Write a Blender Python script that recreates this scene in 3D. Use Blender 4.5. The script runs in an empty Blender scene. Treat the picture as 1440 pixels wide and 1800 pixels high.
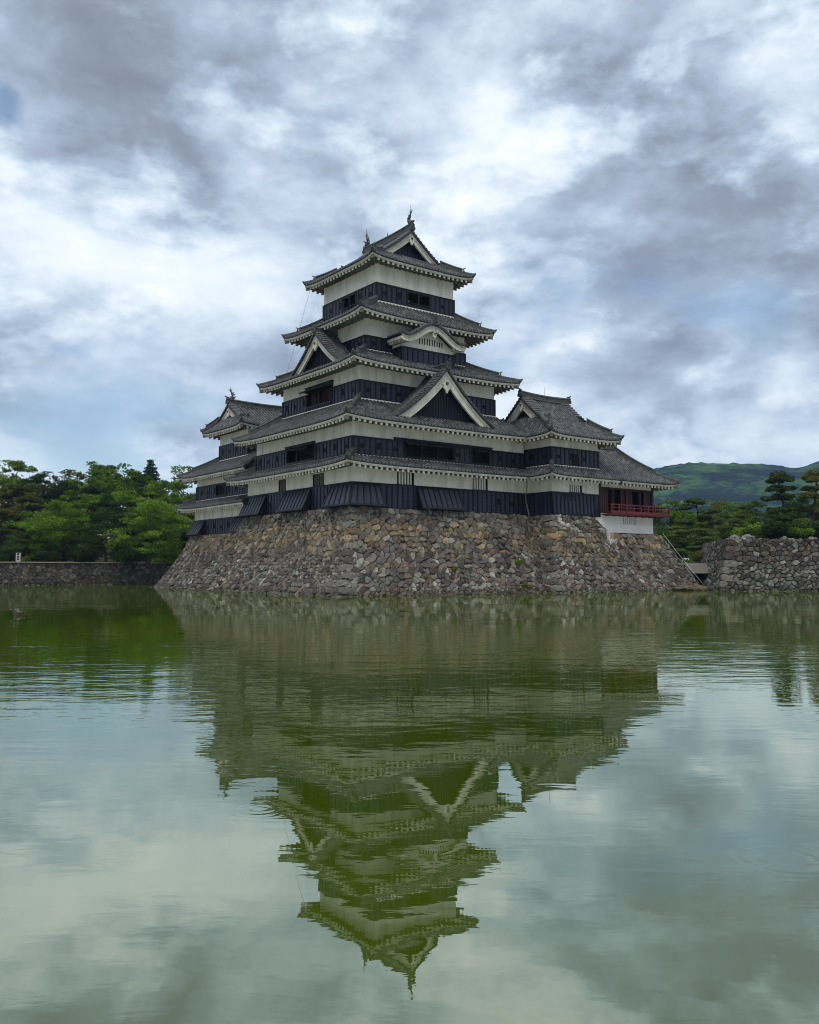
import bpy, bmesh, math, random
import numpy as np
from mathutils import Vector

R = math.radians
sc = bpy.context.scene
col = sc.collection

# ------------------------------------------------------------------ camera
CF, CCY, CP, CYAW = 1548.36, 885.9, R(4.2133), R(53.1245)     # focal length and principal row in pixels of a 1440 px wide frame
CO = np.array([-34.75, -52.2, 1.83])
cam = bpy.data.cameras.new("camera")
camo = bpy.data.objects.new("camera", cam)
col.objects.link(camo)
cam.sensor_fit = 'HORIZONTAL'
cam.sensor_width = 36.0
cam.lens = 36.0 * CF / 1440.0
cam.shift_y = -(900.0 - CCY) / 1440.0
cam.clip_start = 0.1
cam.clip_end = 12000
camo.location = CO
camo.rotation_euler = (R(90) + CP, 0, CYAW - R(90))
sc.camera = camo
_fw = np.array([math.cos(CYAW) * math.cos(CP), math.sin(CYAW) * math.cos(CP), math.sin(CP)])
_rt = np.array([math.sin(CYAW), -math.cos(CYAW), 0.0])
_up = np.cross(_rt, _fw)


def ray(u, v):
    r = _fw + _rt * (u - 720) / CF + _up * (CCY - v) / CF
    return r / np.linalg.norm(r)


def spot(u, depth, z=0.0):
    """ground position that lies `depth` metres ahead in the direction of column u"""
    r = _fw * math.cos(CP) + _up * (-math.sin(CP)) + _rt * (u - 720) / CF
    r = np.array([r[0], r[1], 0.0])
    p = CO + r * depth
    return (float(p[0]), float(p[1]), z)


# ------------------------------------------------------------------ light
SUN_AZ = math.atan2(-0.62, -0.78)       # the sun stands behind cloud, to the left and behind the camera
SUN_EL = R(60)
sd = Vector((math.cos(SUN_AZ) * math.cos(SUN_EL), math.sin(SUN_AZ) * math.cos(SUN_EL), math.sin(SUN_EL)))
sun = bpy.data.lights.new("sun", 'SUN')
suno = bpy.data.objects.new("sun", sun)
col.objects.link(suno)
sun.energy = 0.9
sun.angle = R(14)
sun.color = (1.0, 0.95, 0.88)
suno.rotation_euler = (-sd).to_track_quat('-Z', 'Y').to_euler()

sc.view_settings.view_transform = 'Standard'
sc.view_settings.look = 'None'
sc.view_settings.gamma = 1
sc.view_settings.exposure = 0.42
sc.cycles.filter_width = 1.0


class NT:
    """small helper for node trees"""

    def __init__(self, tree):
        self.t = tree
        self.n = tree.nodes
        self.l = tree.links

    def new(self, typ, **kw):
        n = self.n.new(typ)
        for k, v in kw.items():
            setattr(n, k, v)
        return n

    def put(self, sock, v):
        if isinstance(v, bpy.types.NodeSocket):
            self.l.new(v, sock)
        elif v is not None:
            if isinstance(v, (tuple, list)) and len(v) == 3 and sock.type == 'RGBA':
                v = (*v, 1.0)
            sock.default_value = v

    def math(self, op, a, b=None, c=None, clamp=False):
        n = self.new('ShaderNodeMath', operation=op, use_clamp=clamp)
        for s, v in zip(n.inputs, (a, b, c)):
            self.put(s, v)
        return n.outputs[0]

    def vmath(self, op, a, b=None, out=0):
        n = self.new('ShaderNodeVectorMath', operation=op)
        self.put(n.inputs[0], a)
        if b is not None:
            self.put(n.inputs[1], b)
        return n.outputs[out]

    def vscale(self, a, s):
        n = self.new('ShaderNodeVectorMath', operation='SCALE')
        self.put(n.inputs[0], a)
        n.inputs['Scale'].default_value = s
        return n.outputs[0]

    def noise(self, vec, scale, detail=3, rough=.5, dist=0.0, out=0):
        n = self.new('ShaderNodeTexNoise')
        self.put(n.inputs['Vector'], vec)
        n.inputs['Scale'].default_value = scale
        n.inputs['Detail'].default_value = detail
        n.inputs['Roughness'].default_value = rough
        n.inputs['Distortion'].default_value = dist
        return n.outputs[out]

    def ramp(self, fac, stops, interp='LINEAR'):
        n = self.new('ShaderNodeValToRGB')
        n.color_ramp.interpolation = interp
        e = n.color_ramp.elements
        while len(e) < len(stops):
            e.new(0.5)
        for k, (p, c) in enumerate(stops):
            e[k].position = p
            if not isinstance(c, (tuple, list)):
                c = (c, c, c)
            e[k].color = (*c, 1.0)
        self.put(n.inputs[0], fac)
        return n.outputs[0]

    def maprange(self, v, a, b, c=0., d=1., smooth=False):
        n = self.new('ShaderNodeMapRange')
        if smooth:
            n.interpolation_type = 'SMOOTHSTEP'
        for s, x in zip(n.inputs, (v, a, b, c, d)):
            self.put(s, x)
        return n.outputs[0]

    def mix(self, f, a, b, blend='MIX'):
        n = self.new('ShaderNodeMix', data_type='RGBA', blend_type=blend)
        self.put(n.inputs[0], f)
        self.put(n.inputs[6], a)
        self.put(n.inputs[7], b)
        return n.outputs[2]

    def mapping(self, vec, scale=(1, 1, 1), rot=(0, 0, 0), loc=(0, 0, 0)):
        n = self.new('ShaderNodeMapping')
        self.put(n.inputs[0], vec)
        n.inputs[1].default_value = loc
        n.inputs[2].default_value = rot
        n.inputs[3].default_value = scale
        return n.outputs[0]

    def bump(self, h, strength=.5, dist=.02, normal=None):
        n = self.new('ShaderNodeBump')
        n.inputs['Strength'].default_value = strength
        n.inputs['Distance'].default_value = dist
        self.put(n.inputs['Height'], h)
        if normal is not None:
            self.put(n.inputs['Normal'], normal)
        return n.outputs[0]


# ------------------------------------------------------------------ sky: blue sky behind a broken layer of cloud
W_STR = 0.1
world = bpy.data.worlds.new("World")
sc.world = world
world.use_nodes = True
w = NT(world.node_tree)
for n in list(w.n):
    w.n.remove(n)
sky = w.new('ShaderNodeTexSky', sky_type='NISHITA')
sky.sun_disc = False
sky.sun_elevation = SUN_EL
sky.sun_rotation = math.atan2(sd.x, sd.y)
sky.altitude = 600
sky.air_density = 1.2
sky.dust_density = 0.4
sky.ozone_density = 2.0
D = w.new('ShaderNodeTexCoord').outputs['Generated']
D = w.vmath('NORMALIZE', D)
sep = w.new('ShaderNodeSeparateXYZ')
w.put(sep.inputs[0], D)
zz = w.math('ADD', w.math('MAXIMUM', sep.outputs[2], 0.0), 0.26)
comb = w.new('ShaderNodeCombineXYZ')
w.put(comb.inputs[0], w.math('DIVIDE', sep.outputs[0], zz))
w.put(comb.inputs[1], w.math('DIVIDE', sep.outputs[1], zz))
PL = comb.outputs[0]                                   # the cloud layer seen as a plane overhead
PLr = w.mapping(PL, rot=(0, 0, -CYAW + R(90)), scale=(1.0, 1.0, 1))
warp = w.noise(PLr, 0.9, 3, .5, out=1)
wv3 = w.vmath('SUBTRACT', warp, (.5, .5, .5))
PLw = w.vmath('ADD', PLr, w.vscale(wv3, .55))
warp2 = w.vmath('SUBTRACT', w.noise(D, 5.0, 5, .55, out=1), (.5, .5, .5))
Dw = w.vmath('ADD', w.mapping(D, scale=(1, 1, 1.9)), w.vscale(warp2, .06))
Db = w.vmath('NORMALIZE', w.vmath('ADD', D, w.vscale(warp2, .20)))     # ragged edges for the cloud banks
big = w.noise(PLw, 0.8, 2, .5)
med = w.noise(PLw, 2.3, 9, .58, .1)
fine = w.noise(Dw, 5.2, 10, .58, .0)
puff = w.noise(Dw, 13.0, 9, .64, .0)
bil = w.math('ABSOLUTE', w.math('SUBTRACT', w.noise(Dw, 6.5, 8, .52, .0), .5))


def blob(u, v, r, amp):
    """a broad lighter or darker bank of cloud in one direction of the sky; r = its angular radius in degrees"""
    d = ray(u, v)
    k = 1.0 / (1 - math.cos(R(r)))
    dt = w.vmath('DOT_PRODUCT', Db, tuple(float(x) for x in d), out=1)
    e = w.math('EXPONENT', w.math('MULTIPLY', w.math('SUBTRACT', dt, 1.0), k))
    return w.math('MULTIPLY', e, amp)


BLOBS = [(210, 150, 5, -.24), (90, 90, 3.5, -.14), (300, 240, 2.5, -.12), (420, 40, 4, -.12), (720, 150, 4.5, -.20), (860, 40, 3.5, -.12), (1240, 210, 4, -.24), (1330, 400, 4.5, -.24), (1180, 500, 5, -.20), (960, 420, 3, -.06), (1420, 520, 3, -.10), (1010, 130, 3, -.06),
         (600, 90, 2.2, .12), (560, 190, 2.5, .12), (400, 170, 2.2, .14), (270, 330, 3, .16), (880, 240, 3.0, .22), (1110, 150, 2.0, .18), (1380, 90, 2.2, .18), (1040, 250, 2.5, .12), (800, 380, 3, .18), (420, 330, 3, .12), (460, 440, 4, .10), (120, 400, 4, .08),
         (1430, 240, 2, .16), (60, 520, 4, .14), (300, 560, 4, .12), (100, 690, 3, -.10), (400, 640, 3, .06), (200, 640, 3, .06), (1180, 690, 2.6, -.16), (1060, 690, 1.8, -.08), (1410, 600, 2.0, -.18), (1150, 770, 2.6, .32), (1300, 765, 3.2, .28), (1420, 710, 1.8, .16), (1000, 570, 3, .16), (1300, 560, 2.5, .08), (1250, 640, 2, .12), (40, 790, 2.4, .26), (180, 790, 2.4, .16), (260, 470, 3, .08), (970, 640, 2, .14)]
acc = w.math('MULTIPLY', w.math('SUBTRACT', big, .5), 0.45)
acc = w.math('ADD', acc, w.math('MULTIPLY', w.math('SUBTRACT', med, .5), .85))
acc = w.math('ADD', acc, w.math('MULTIPLY', w.math('SUBTRACT', fine, .5), 1.25))
acc = w.math('ADD', acc, w.math('MULTIPLY', w.math('SUBTRACT', puff, .5), .55))
acc = w.math('ADD', acc, w.math('MULTIPLY', w.math('SUBTRACT', bil, .09), 1.15))
acc = w.math('ADD', w.math('MULTIPLY', acc, 1.12), 0.585)
acc = w.math('ADD', acc, w.maprange(sep.outputs[2], .26, .02, 0, .10, True))
for b in BLOBS:
    acc = w.math('ADD', acc, blob(*b))
k = 1 / W_STR
ccol = w.ramp(acc, [(0.0, (.175, .20, .255)), (.22, (.23, .265, .335)), (.42, (.325, .395, .495)), (.60, (.49, .58, .685)), (.80, (.70, .765, .83)), (1.0, (.82, .855, .89))])
ccol = w.vscale(ccol, k)
# gaps of blue
gap = w.noise(w.mapping(PLw, loc=(3.1, 7.7, 0)), 1.15, 6, .55)
gacc = gap
for b in [(42, 245, 1.2, .20), (575, 262, 2.0, .20), (60, 410, 2.5, .14), (200, 400, 3, .10), (170, 740, 6, .26), (960, 650, 3, .12), (60, 620, 4, .06), (360, 720, 4, .10), (1330, 600, 4.5, .16), (960, 640, 4, .12), (520, 620, 3, .05), (1040, 800, 5, .02)]:
    gacc = w.math('ADD', gacc, blob(*b))
gm = w.maprange(gacc, .60, .78, 0, .80, True)
skyc = w.mix(gm, ccol, sky.outputs[0])
# overhead and behind the camera the layer is bright with the veiled sun
bk = w.vmath('DOT_PRODUCT', D, tuple(Vector((-.30, -.36, 1)).normalized()), out=1)
glow = w.maprange(bk, .50, 1.0, 0, 1.0, True)
skyc = w.mix(glow, skyc, (k * 1.5, k * 1.48, k * 1.42))
# dark cloud added low behind the viewer, unseen, to cut light on the walls
fwd = w.vmath('DOT_PRODUCT', D, (math.cos(CYAW), math.sin(CYAW), 0.0), out=1)
low = w.math('MULTIPLY', w.maprange(fwd, .25, -.35, 0, 1, True), w.maprange(sep.outputs[2], .62, .15, 0, 1, True))
skyc = w.mix(w.math('MULTIPLY', low, .80), skyc, (k * .12, k * .14, k * .18))
bg = w.new('ShaderNodeBackground')
w.put(bg.inputs[0], skyc)
bg.inputs[1].default_value = W_STR
wo = w.new('ShaderNodeOutputWorld')
w.l.new(bg.outputs[0], wo.inputs[0])


# ------------------------------------------------------------------ materials
def mat(name):
    m = bpy.data.materials.new(name)
    m.use_nodes = True
    t = NT(m.node_tree)
    p = t.n['Principled BSDF']
    return m, t, p


def pos(t):
    return t.new('ShaderNodeNewGeometry').outputs['Position']


def m_plaster(name, c, stain, amt):
    m, t, p = mat(name)
    P = pos(t)
    a = t.noise(t.mapping(P, scale=(1, 1, .25)), 1.3, 6, .6)
    b = t.noise(P, 9, 4, .6)
    f = t.math('ADD', t.math('MULTIPLY', a, .75), t.math('MULTIPLY', b, .25))
    st = t.noise(t.mapping(P, scale=(5, 5, .22)), 1.0, 5, .65)
    big_ = t.noise(P, .45, 3, .5)
    base = t.mix(t.maprange(f, .40, .70, 0, amt, True), c, stain)
    base = t.mix(t.math('MULTIPLY', t.maprange(st, .52, .74, 0, .65 * amt, True), t.maprange(big_, .35, .6, .25, 1)), base, tuple(x * .62 for x in stain))
    t.put(p.inputs['Base Color'], base)
    p.inputs['Roughness'].default_value = .9
    t.put(p.inputs['Normal'], t.bump(b, .25, .01))
    return m


def m_boards():
    m, t, p = mat('black_lacquered_boards')
    P = pos(t)
    s = t.new('ShaderNodeSeparateXYZ')
    t.put(s.inputs[0], P)
    saw = t.math('FRACT', t.math('MULTIPLY', s.outputs[2], 3.4))
    n1 = t.noise(t.mapping(P, scale=(1, 1, .2)), 1.6, 4, .6)
    n2 = t.noise(t.mapping(P, scale=(6, 6, 1.5)), 3.0, 4, .6)
    c = t.mix(t.maprange(n1, .35, .7, 0, 1), (.008, .010, .024), (.022, .028, .052))
    c = t.mix(t.maprange(n2, .55, .75, 0, .35), c, (.046, .052, .070))
    t.put(p.inputs['Base Color'], c)
    t.put(p.inputs['Roughness'], t.maprange(n1, .3, .7, .30, .48))
    p.inputs['Specular IOR Level'].default_value = .35
    t.put(p.inputs['Normal'], t.bump(t.math('ADD', saw, t.math('MULTIPLY', n2, .5)), .5, .02))
    return m


def m_plain(name, c, rough, spec=.5, nscale=8, var=.35, bump=.2):
    m, t, p = mat(name)
    P = pos(t)
    n = t.noise(P, nscale, 5, .6)
    t.put(p.inputs['Base Color'], t.mix(t.maprange(n, .3, .7), tuple(x * (1 - var) for x in c), tuple(min(1, x * (1 + var)) for x in c)))
    p.inputs['Roughness'].default_value = rough
    p.inputs['Specular IOR Level'].default_value = spec
    t.put(p.inputs['Normal'], t.bump(n, bump, .01))
    return m


def m_tile(name='grey_roof_tile', gain=1.0):
    m, t, p = mat(name)
    P = pos(t)
    uv = t.new('ShaderNodeUVMap').outputs[0]
    s = t.new('ShaderNodeSeparateXYZ')
    t.put(s.inputs[0], uv)
    saw = t.math('FRACT', t.math('MULTIPLY', s.outputs[1], 3.6))
    row = t.math('FLOOR', t.math('MULTIPLY', s.outputs[1], 3.6))
    colm = t.math('FLOOR', t.math('MULTIPLY', s.outputs[0], 3.57))
    cb = t.new('ShaderNodeCombineXYZ')
    t.put(cb.inputs[0], colm)
    t.put(cb.inputs[1], row)
    wn = t.new('ShaderNodeTexWhiteNoise')
    wn.noise_dimensions = '2D'
    t.put(wn.inputs['Vector'], cb.outputs[0])
    n1 = t.noise(P, .9, 5, .6)
    n2 = t.noise(P, 6, 5, .65)
    f = t.math('ADD', t.math('MULTIPLY', wn.outputs[0], .45), t.math('ADD', t.math('MULTIPLY', n1, .5), t.math('MULTIPLY', n2, .3)))
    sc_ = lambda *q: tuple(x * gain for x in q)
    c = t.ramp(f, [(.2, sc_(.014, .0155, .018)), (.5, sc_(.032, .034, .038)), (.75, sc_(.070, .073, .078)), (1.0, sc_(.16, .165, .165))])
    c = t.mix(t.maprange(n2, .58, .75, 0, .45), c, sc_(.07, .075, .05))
    t.put(p.inputs['Base Color'], c)
    t.put(p.inputs['Roughness'], t.maprange(n2, .3, .7, .42, .7))
    t.put(p.inputs['Normal'], t.bump(t.math('ADD', saw, t.math('MULTIPLY', n2, .6)), .55, .03))
    return m


def m_stone():
    m, t, p = mat('rough_wall_stone')
    P = pos(t)
    a = t.new('ShaderNodeAttribute', attribute_name='tint')
    n = t.noise(P, 5.5, 7, .68)
    n2 = t.noise(P, 1.3, 4, .6)
    n3 = t.noise(P, 24, 3, .6)
    c = t.mix(1.0, a.outputs[0], t.ramp(n, [(.28, .42), (.5, .95), (.72, 1.6)]), 'MULTIPLY')
    c = t.mix(t.maprange(n2, .60, .75, 0, .40), c, (.13, .135, .10))
    c = t.mix(t.maprange(n3, .62, .72, 0, .35), c, (.34, .345, .32))
    s = t.new('ShaderNodeSeparateXYZ')
    t.put(s.inputs[0], P)
    wet = t.maprange(t.math('ADD', s.outputs[2], t.math('MULTIPLY', n2, .4)), .28, .75, 1, 0, True)
    c = t.mix(wet, c, t.mix(1.0, c, (.50, .49, .40), 'MULTIPLY'))
    t.put(p.inputs['Base Color'], c)
    t.put(p.inputs['Roughness'], t.maprange(wet, 0, 1, .92, .5))
    p.inputs['Specular IOR Level'].default_value = .3
    t.put(p.inputs['Normal'], t.bump(t.math('ADD', n, t.math('MULTIPLY', n3, .3)), .8, .07))
    return m


def m_water():
    m, t, p = mat('green_moat_water')
    P = pos(t)
    P2 = t.mapping(P, rot=(0, 0, -CYAW + R(90)))
    s = t.new('ShaderNodeSeparateXYZ')
    t.put(s.inputs[0], P2)
    mn = t.maprange(t.noise(t.mapping(P2, scale=(.06, .10, 1)), 1.0, 3, .55), .36, .62, 0, 1, True)
    # a breath of wind ruffles the middle of the moat; close to the shore it lies still
    wind = t.math('MULTIPLY', t.maprange(s.outputs[1], -56, -49, 0, 1, True), t.maprange(s.outputs[1], -30, -44, 0, 1, True))
    mask = t.math('ADD', .12, t.math('ADD', t.math('MULTIPLY', mn, .28), t.math('MULTIPLY', wind, t.math('ADD', .45, t.math('MULTIPLY', mn, 1.0)))))
    wv = t.noise(t.mapping(P2, scale=(.7, 1.9, 1)), 1.0, 3, .5, .4)
    wf = t.noise(t.mapping(P2, scale=(2.6, 6.0, 1)), 1.0, 3, .5, .5)
    sw = t.noise(t.mapping(P2, scale=(.16, .30, 1)), 1.0, 2, .5)
    h = t.math('ADD', t.math('MULTIPLY', wv, 1.0), t.math('MULTIPLY', wf, .26))
    h = t.math('MULTIPLY', h, mask)
    h = t.math('ADD', h, t.math('MULTIPLY', sw, 1.2))
    # rings from fish and drops
    for (x, y, rr, amp, fr) in RINGS:
        d = t.vmath('DISTANCE', P, (x, y, 0.0), out=1)
        env = t.math('MULTIPLY', t.maprange(d, rr, rr * 1.25, 1, 0, True), t.maprange(d, 0, rr * .25, 0.2, 1, True))
        h = t.math('ADD', h, t.math('MULTIPLY', t.math('MULTIPLY', t.math('SINE', t.math('MULTIPLY', d, fr)), env), amp))
    algae = t.noise(t.mapping(P2, scale=(.05, .09, 1)), 1.0, 5, .6)
    c = t.mix(t.maprange(algae, .35, .68, 0, 1, True), (.034, .063, .0006), (.054, .079, .0010))
    df = t.new('ShaderNodeBsdfDiffuse')
    t.put(df.inputs[0], c)
    gl = t.new('ShaderNodeBsdfGlossy')
    gl.inputs['Color'].default_value = (.94, .97, .88, 1)
    gl.inputs['Roughness'].default_value = .012
    nb = t.bump(h, 1.0, .0075)
    t.put(gl.inputs['Normal'], nb)
    lw = t.new('ShaderNodeLayerWeight')
    lw.inputs[0].default_value = .5
    t.put(lw.inputs[1], nb)
    frs = t.math('ADD', t.math('MULTIPLY', t.math('POWER', lw.outputs[1], 2.5), .64), .175)
    mx = t.new('ShaderNodeMixShader')
    t.put(mx.inputs[0], frs)
    t.l.new(df.outputs[0], mx.inputs[1])
    t.l.new(gl.outputs[0], mx.inputs[2])
    t.l.new(mx.outputs[0], t.n['Material Output'].inputs[0])
    return m


def m_leaf(name, c1, c2, c3, trans=.35):
    m, t, p = mat(name)
    g = t.new('ShaderNodeNewGeometry')
    oi = t.new('ShaderNodeObjectInfo')
    n = t.noise(g.outputs['Position'], .55, 3, .6)
    f = t.math('ADD', t.math('MULTIPLY', g.outputs['Random Per Island'], .55), t.math('MULTIPLY', t.math('SUBTRACT', n, .3), 1.1))
    f = t.math('ADD', f, t.math('MULTIPLY', t.math('SUBTRACT', oi.outputs['Random'], .5), .35))
    c = t.ramp(f, [(.1, c1), (.5, c2), (.95, c3)])
    df = t.new('ShaderNodeBsdfDiffuse')
    tr = t.new('ShaderNodeBsdfTranslucent')
    t.put(df.inputs[0], c)
    t.put(tr.inputs[0], t.mix(1.0, c, (1.1, 1.2, .6), 'MULTIPLY'))
    mx = t.new('ShaderNodeMixShader')
    mx.inputs[0].default_value = trans
    t.l.new(df.outputs[0], mx.inputs[1])
    t.l.new(tr.outputs[0], mx.inputs[2])
    t.l.new(mx.outputs[0], t.n['Material Output'].inputs[0])
    return m


def m_hill():
    m, t, p = mat('forested_hillside')
    P = pos(t)
    n1 = t.noise(P, .011, 5, .6, .8)
    n2 = t.noise(P, .03, 5, .65)
    n3 = t.noise(P, .16, 3, .6)
    f = t.math('ADD', t.math('MULTIPLY', n1, .6), t.math('ADD', t.math('MULTIPLY', n2, .25), t.math('MULTIPLY', n3, .15)))
    c = t.ramp(f, [(.43, (.004, .007, .012)), (.485, (.008, .015, .015)), (.515, (.016, .042, .020)), (.56, (.045, .10, .028))])
    t.put(p.inputs['Base Color'], c)
    p.inputs['Roughness'].default_value = 1
    p.inputs['Specular IOR Level'].default_value = 0
    t.put(p.inputs['Normal'], t.bump(t.math('ADD', n3, n2), 1.0, 8.0))
    return m


def m_ground(name, c1, c2, c3):
    m, t, p = mat(name)
    P = pos(t)
    n1 = t.noise(P, .35, 5, .6)
    n2 = t.noise(P, 7, 5, .7)
    f = t.math('ADD', t.math('MULTIPLY', n1, .6), t.math('MULTIPLY', n2, .4))
    t.put(p.inputs['Base Color'], t.ramp(f, [(.3, c1), (.5, c2), (.7, c3)]))
    p.inputs['Roughness'].default_value = 1
    p.inputs['Specular IOR Level'].default_value = .1
    t.put(p.inputs['Normal'], t.bump(n2, .8, .05))
    return m


RINGS = [(*spot(1362, 5.72)[:2], .30, .018, 60.0), (*spot(463, 6.9)[:2], .24, .007, 75.0)]
MT = {}
MT['plaster'] = m_plaster('aged_white_plaster', (.70, .68, .625), (.40, .385, .335), .72)
MT['plaster_new'] = m_plaster('fresh_white_plaster', (.78, .77, .74), (.60, .59, .55), .35)
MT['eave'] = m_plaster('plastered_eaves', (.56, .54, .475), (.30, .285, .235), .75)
MT['soffit'] = m_plaster('grimy_shade_toned_soffit', (.14, .13, .105), (.065, .058, .046), .8)  # some grime, plus under-eave shade put into the plaster colour
MT['boards'] = m_boards()
MT['batten'] = m_plain('black_battens', (.004, .0045, .008), .5, .25, 5, .4)
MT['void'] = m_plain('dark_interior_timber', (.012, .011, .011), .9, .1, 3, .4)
MT['redwood'] = m_plain('dark_red_timber', (.040, .009, .008), .6, .4, 4, .4)
MT['vermilion'] = m_plain('vermilion_lacquer', (.105, .006, .006), .5, .5, 5, .3)
MT['tile'] = m_tile()
MT['pan'] = m_tile('shade_toned_pan_tile', .30)  # shade in the channels between ribs is put into this darker colour
MT['ridge'] = m_plain('weathered_ridge_tile', (.045, .049, .047), .6, .4, 4, .6, .5)
MT['bronze'] = m_plain('dark_bronze', (.045, .052, .05), .55, .5, 9, .4)
MT['metal'] = m_plain('dull_metal_rod', (.12, .12, .12), .5, .5, 9, .3)
MT['stone'] = m_stone()
MT['gapdark'] = m_plain('packed_earth_between_stones', (.022, .020, .017), 1, .05, 6, .4)
MT['water'] = m_water()
MT['hill'] = m_hill()
MT['grass'] = m_ground('garden_grass', (.035, .055, .015), (.06, .085, .025), (.11, .115, .055))
MT['gravel'] = m_ground('pale_path', (.16, .15, .12), (.22, .20, .165), (.28, .26, .21))
MT['bark'] = m_plain('tree_bark', (.05, .04, .032), .95, .1, 7, .45, .8)
MT['leaf_mid'] = m_leaf('green_leaves', (.035, .068, .012), (.088, .159, .021), (.195, .295, .040))
MT['leaf_bright'] = m_leaf('fresh_green_leaves', (.039, .076, .011), (.098, .176, .020), (.205, .303, .039))
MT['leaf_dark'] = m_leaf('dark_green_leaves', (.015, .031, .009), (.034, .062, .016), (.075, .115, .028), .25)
MT['leaf_olive'] = m_leaf('olive_green_leaves', (.055, .057, .013), (.116, .121, .024), (.198, .198, .044))
MT['needle'] = m_leaf('pine_needles', (.018, .033, .013), (.047, .076, .023), (.117, .152, .044), .15)
MT['needle_gold'] = m_leaf('yellowing_pine_needles', (.028, .039, .011), (.071, .085, .022), (.166, .166, .044), .15)
MT['needle_light'] = m_leaf('olive_pine_needles', (.045, .075, .018), (.11, .15, .036), (.21, .25, .06), .15)
MT['spruce'] = m_leaf('blue_green_needles', (.010, .023, .017), (.020, .043, .031), (.042, .074, .050), .1)
MT['skin'] = m_plain('skin', (.5, .32, .24), .6, .4, 8, .1)
MT['cloth'] = m_plain('pale_shirt', (.5, .42, .42), .9, .1, 12, .15)
MT['hair'] = m_plain('black_hair', (.012, .010, .009), .6, .3, 12, .2)
MT['feather'] = m_plain('mottled_brown_feathers', (.06, .045, .03), .8, .2, 26, .8, .6)
MT['bill'] = m_plain('duck_bill', (.22, .13, .04), .5, .4, 12, .2)
MT['signwhite'] = m_plain('white_sign_paint', (.34, .34, .33), .7, .3, 8, .25)
MT['signdark'] = m_plain('dark_print', (.03, .03, .035), .7, .2, 8, .2)
MT['oldwood'] = m_plain('grey_old_timber', (.12, .11, .095), .9, .2, 5, .4, .5)


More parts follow.
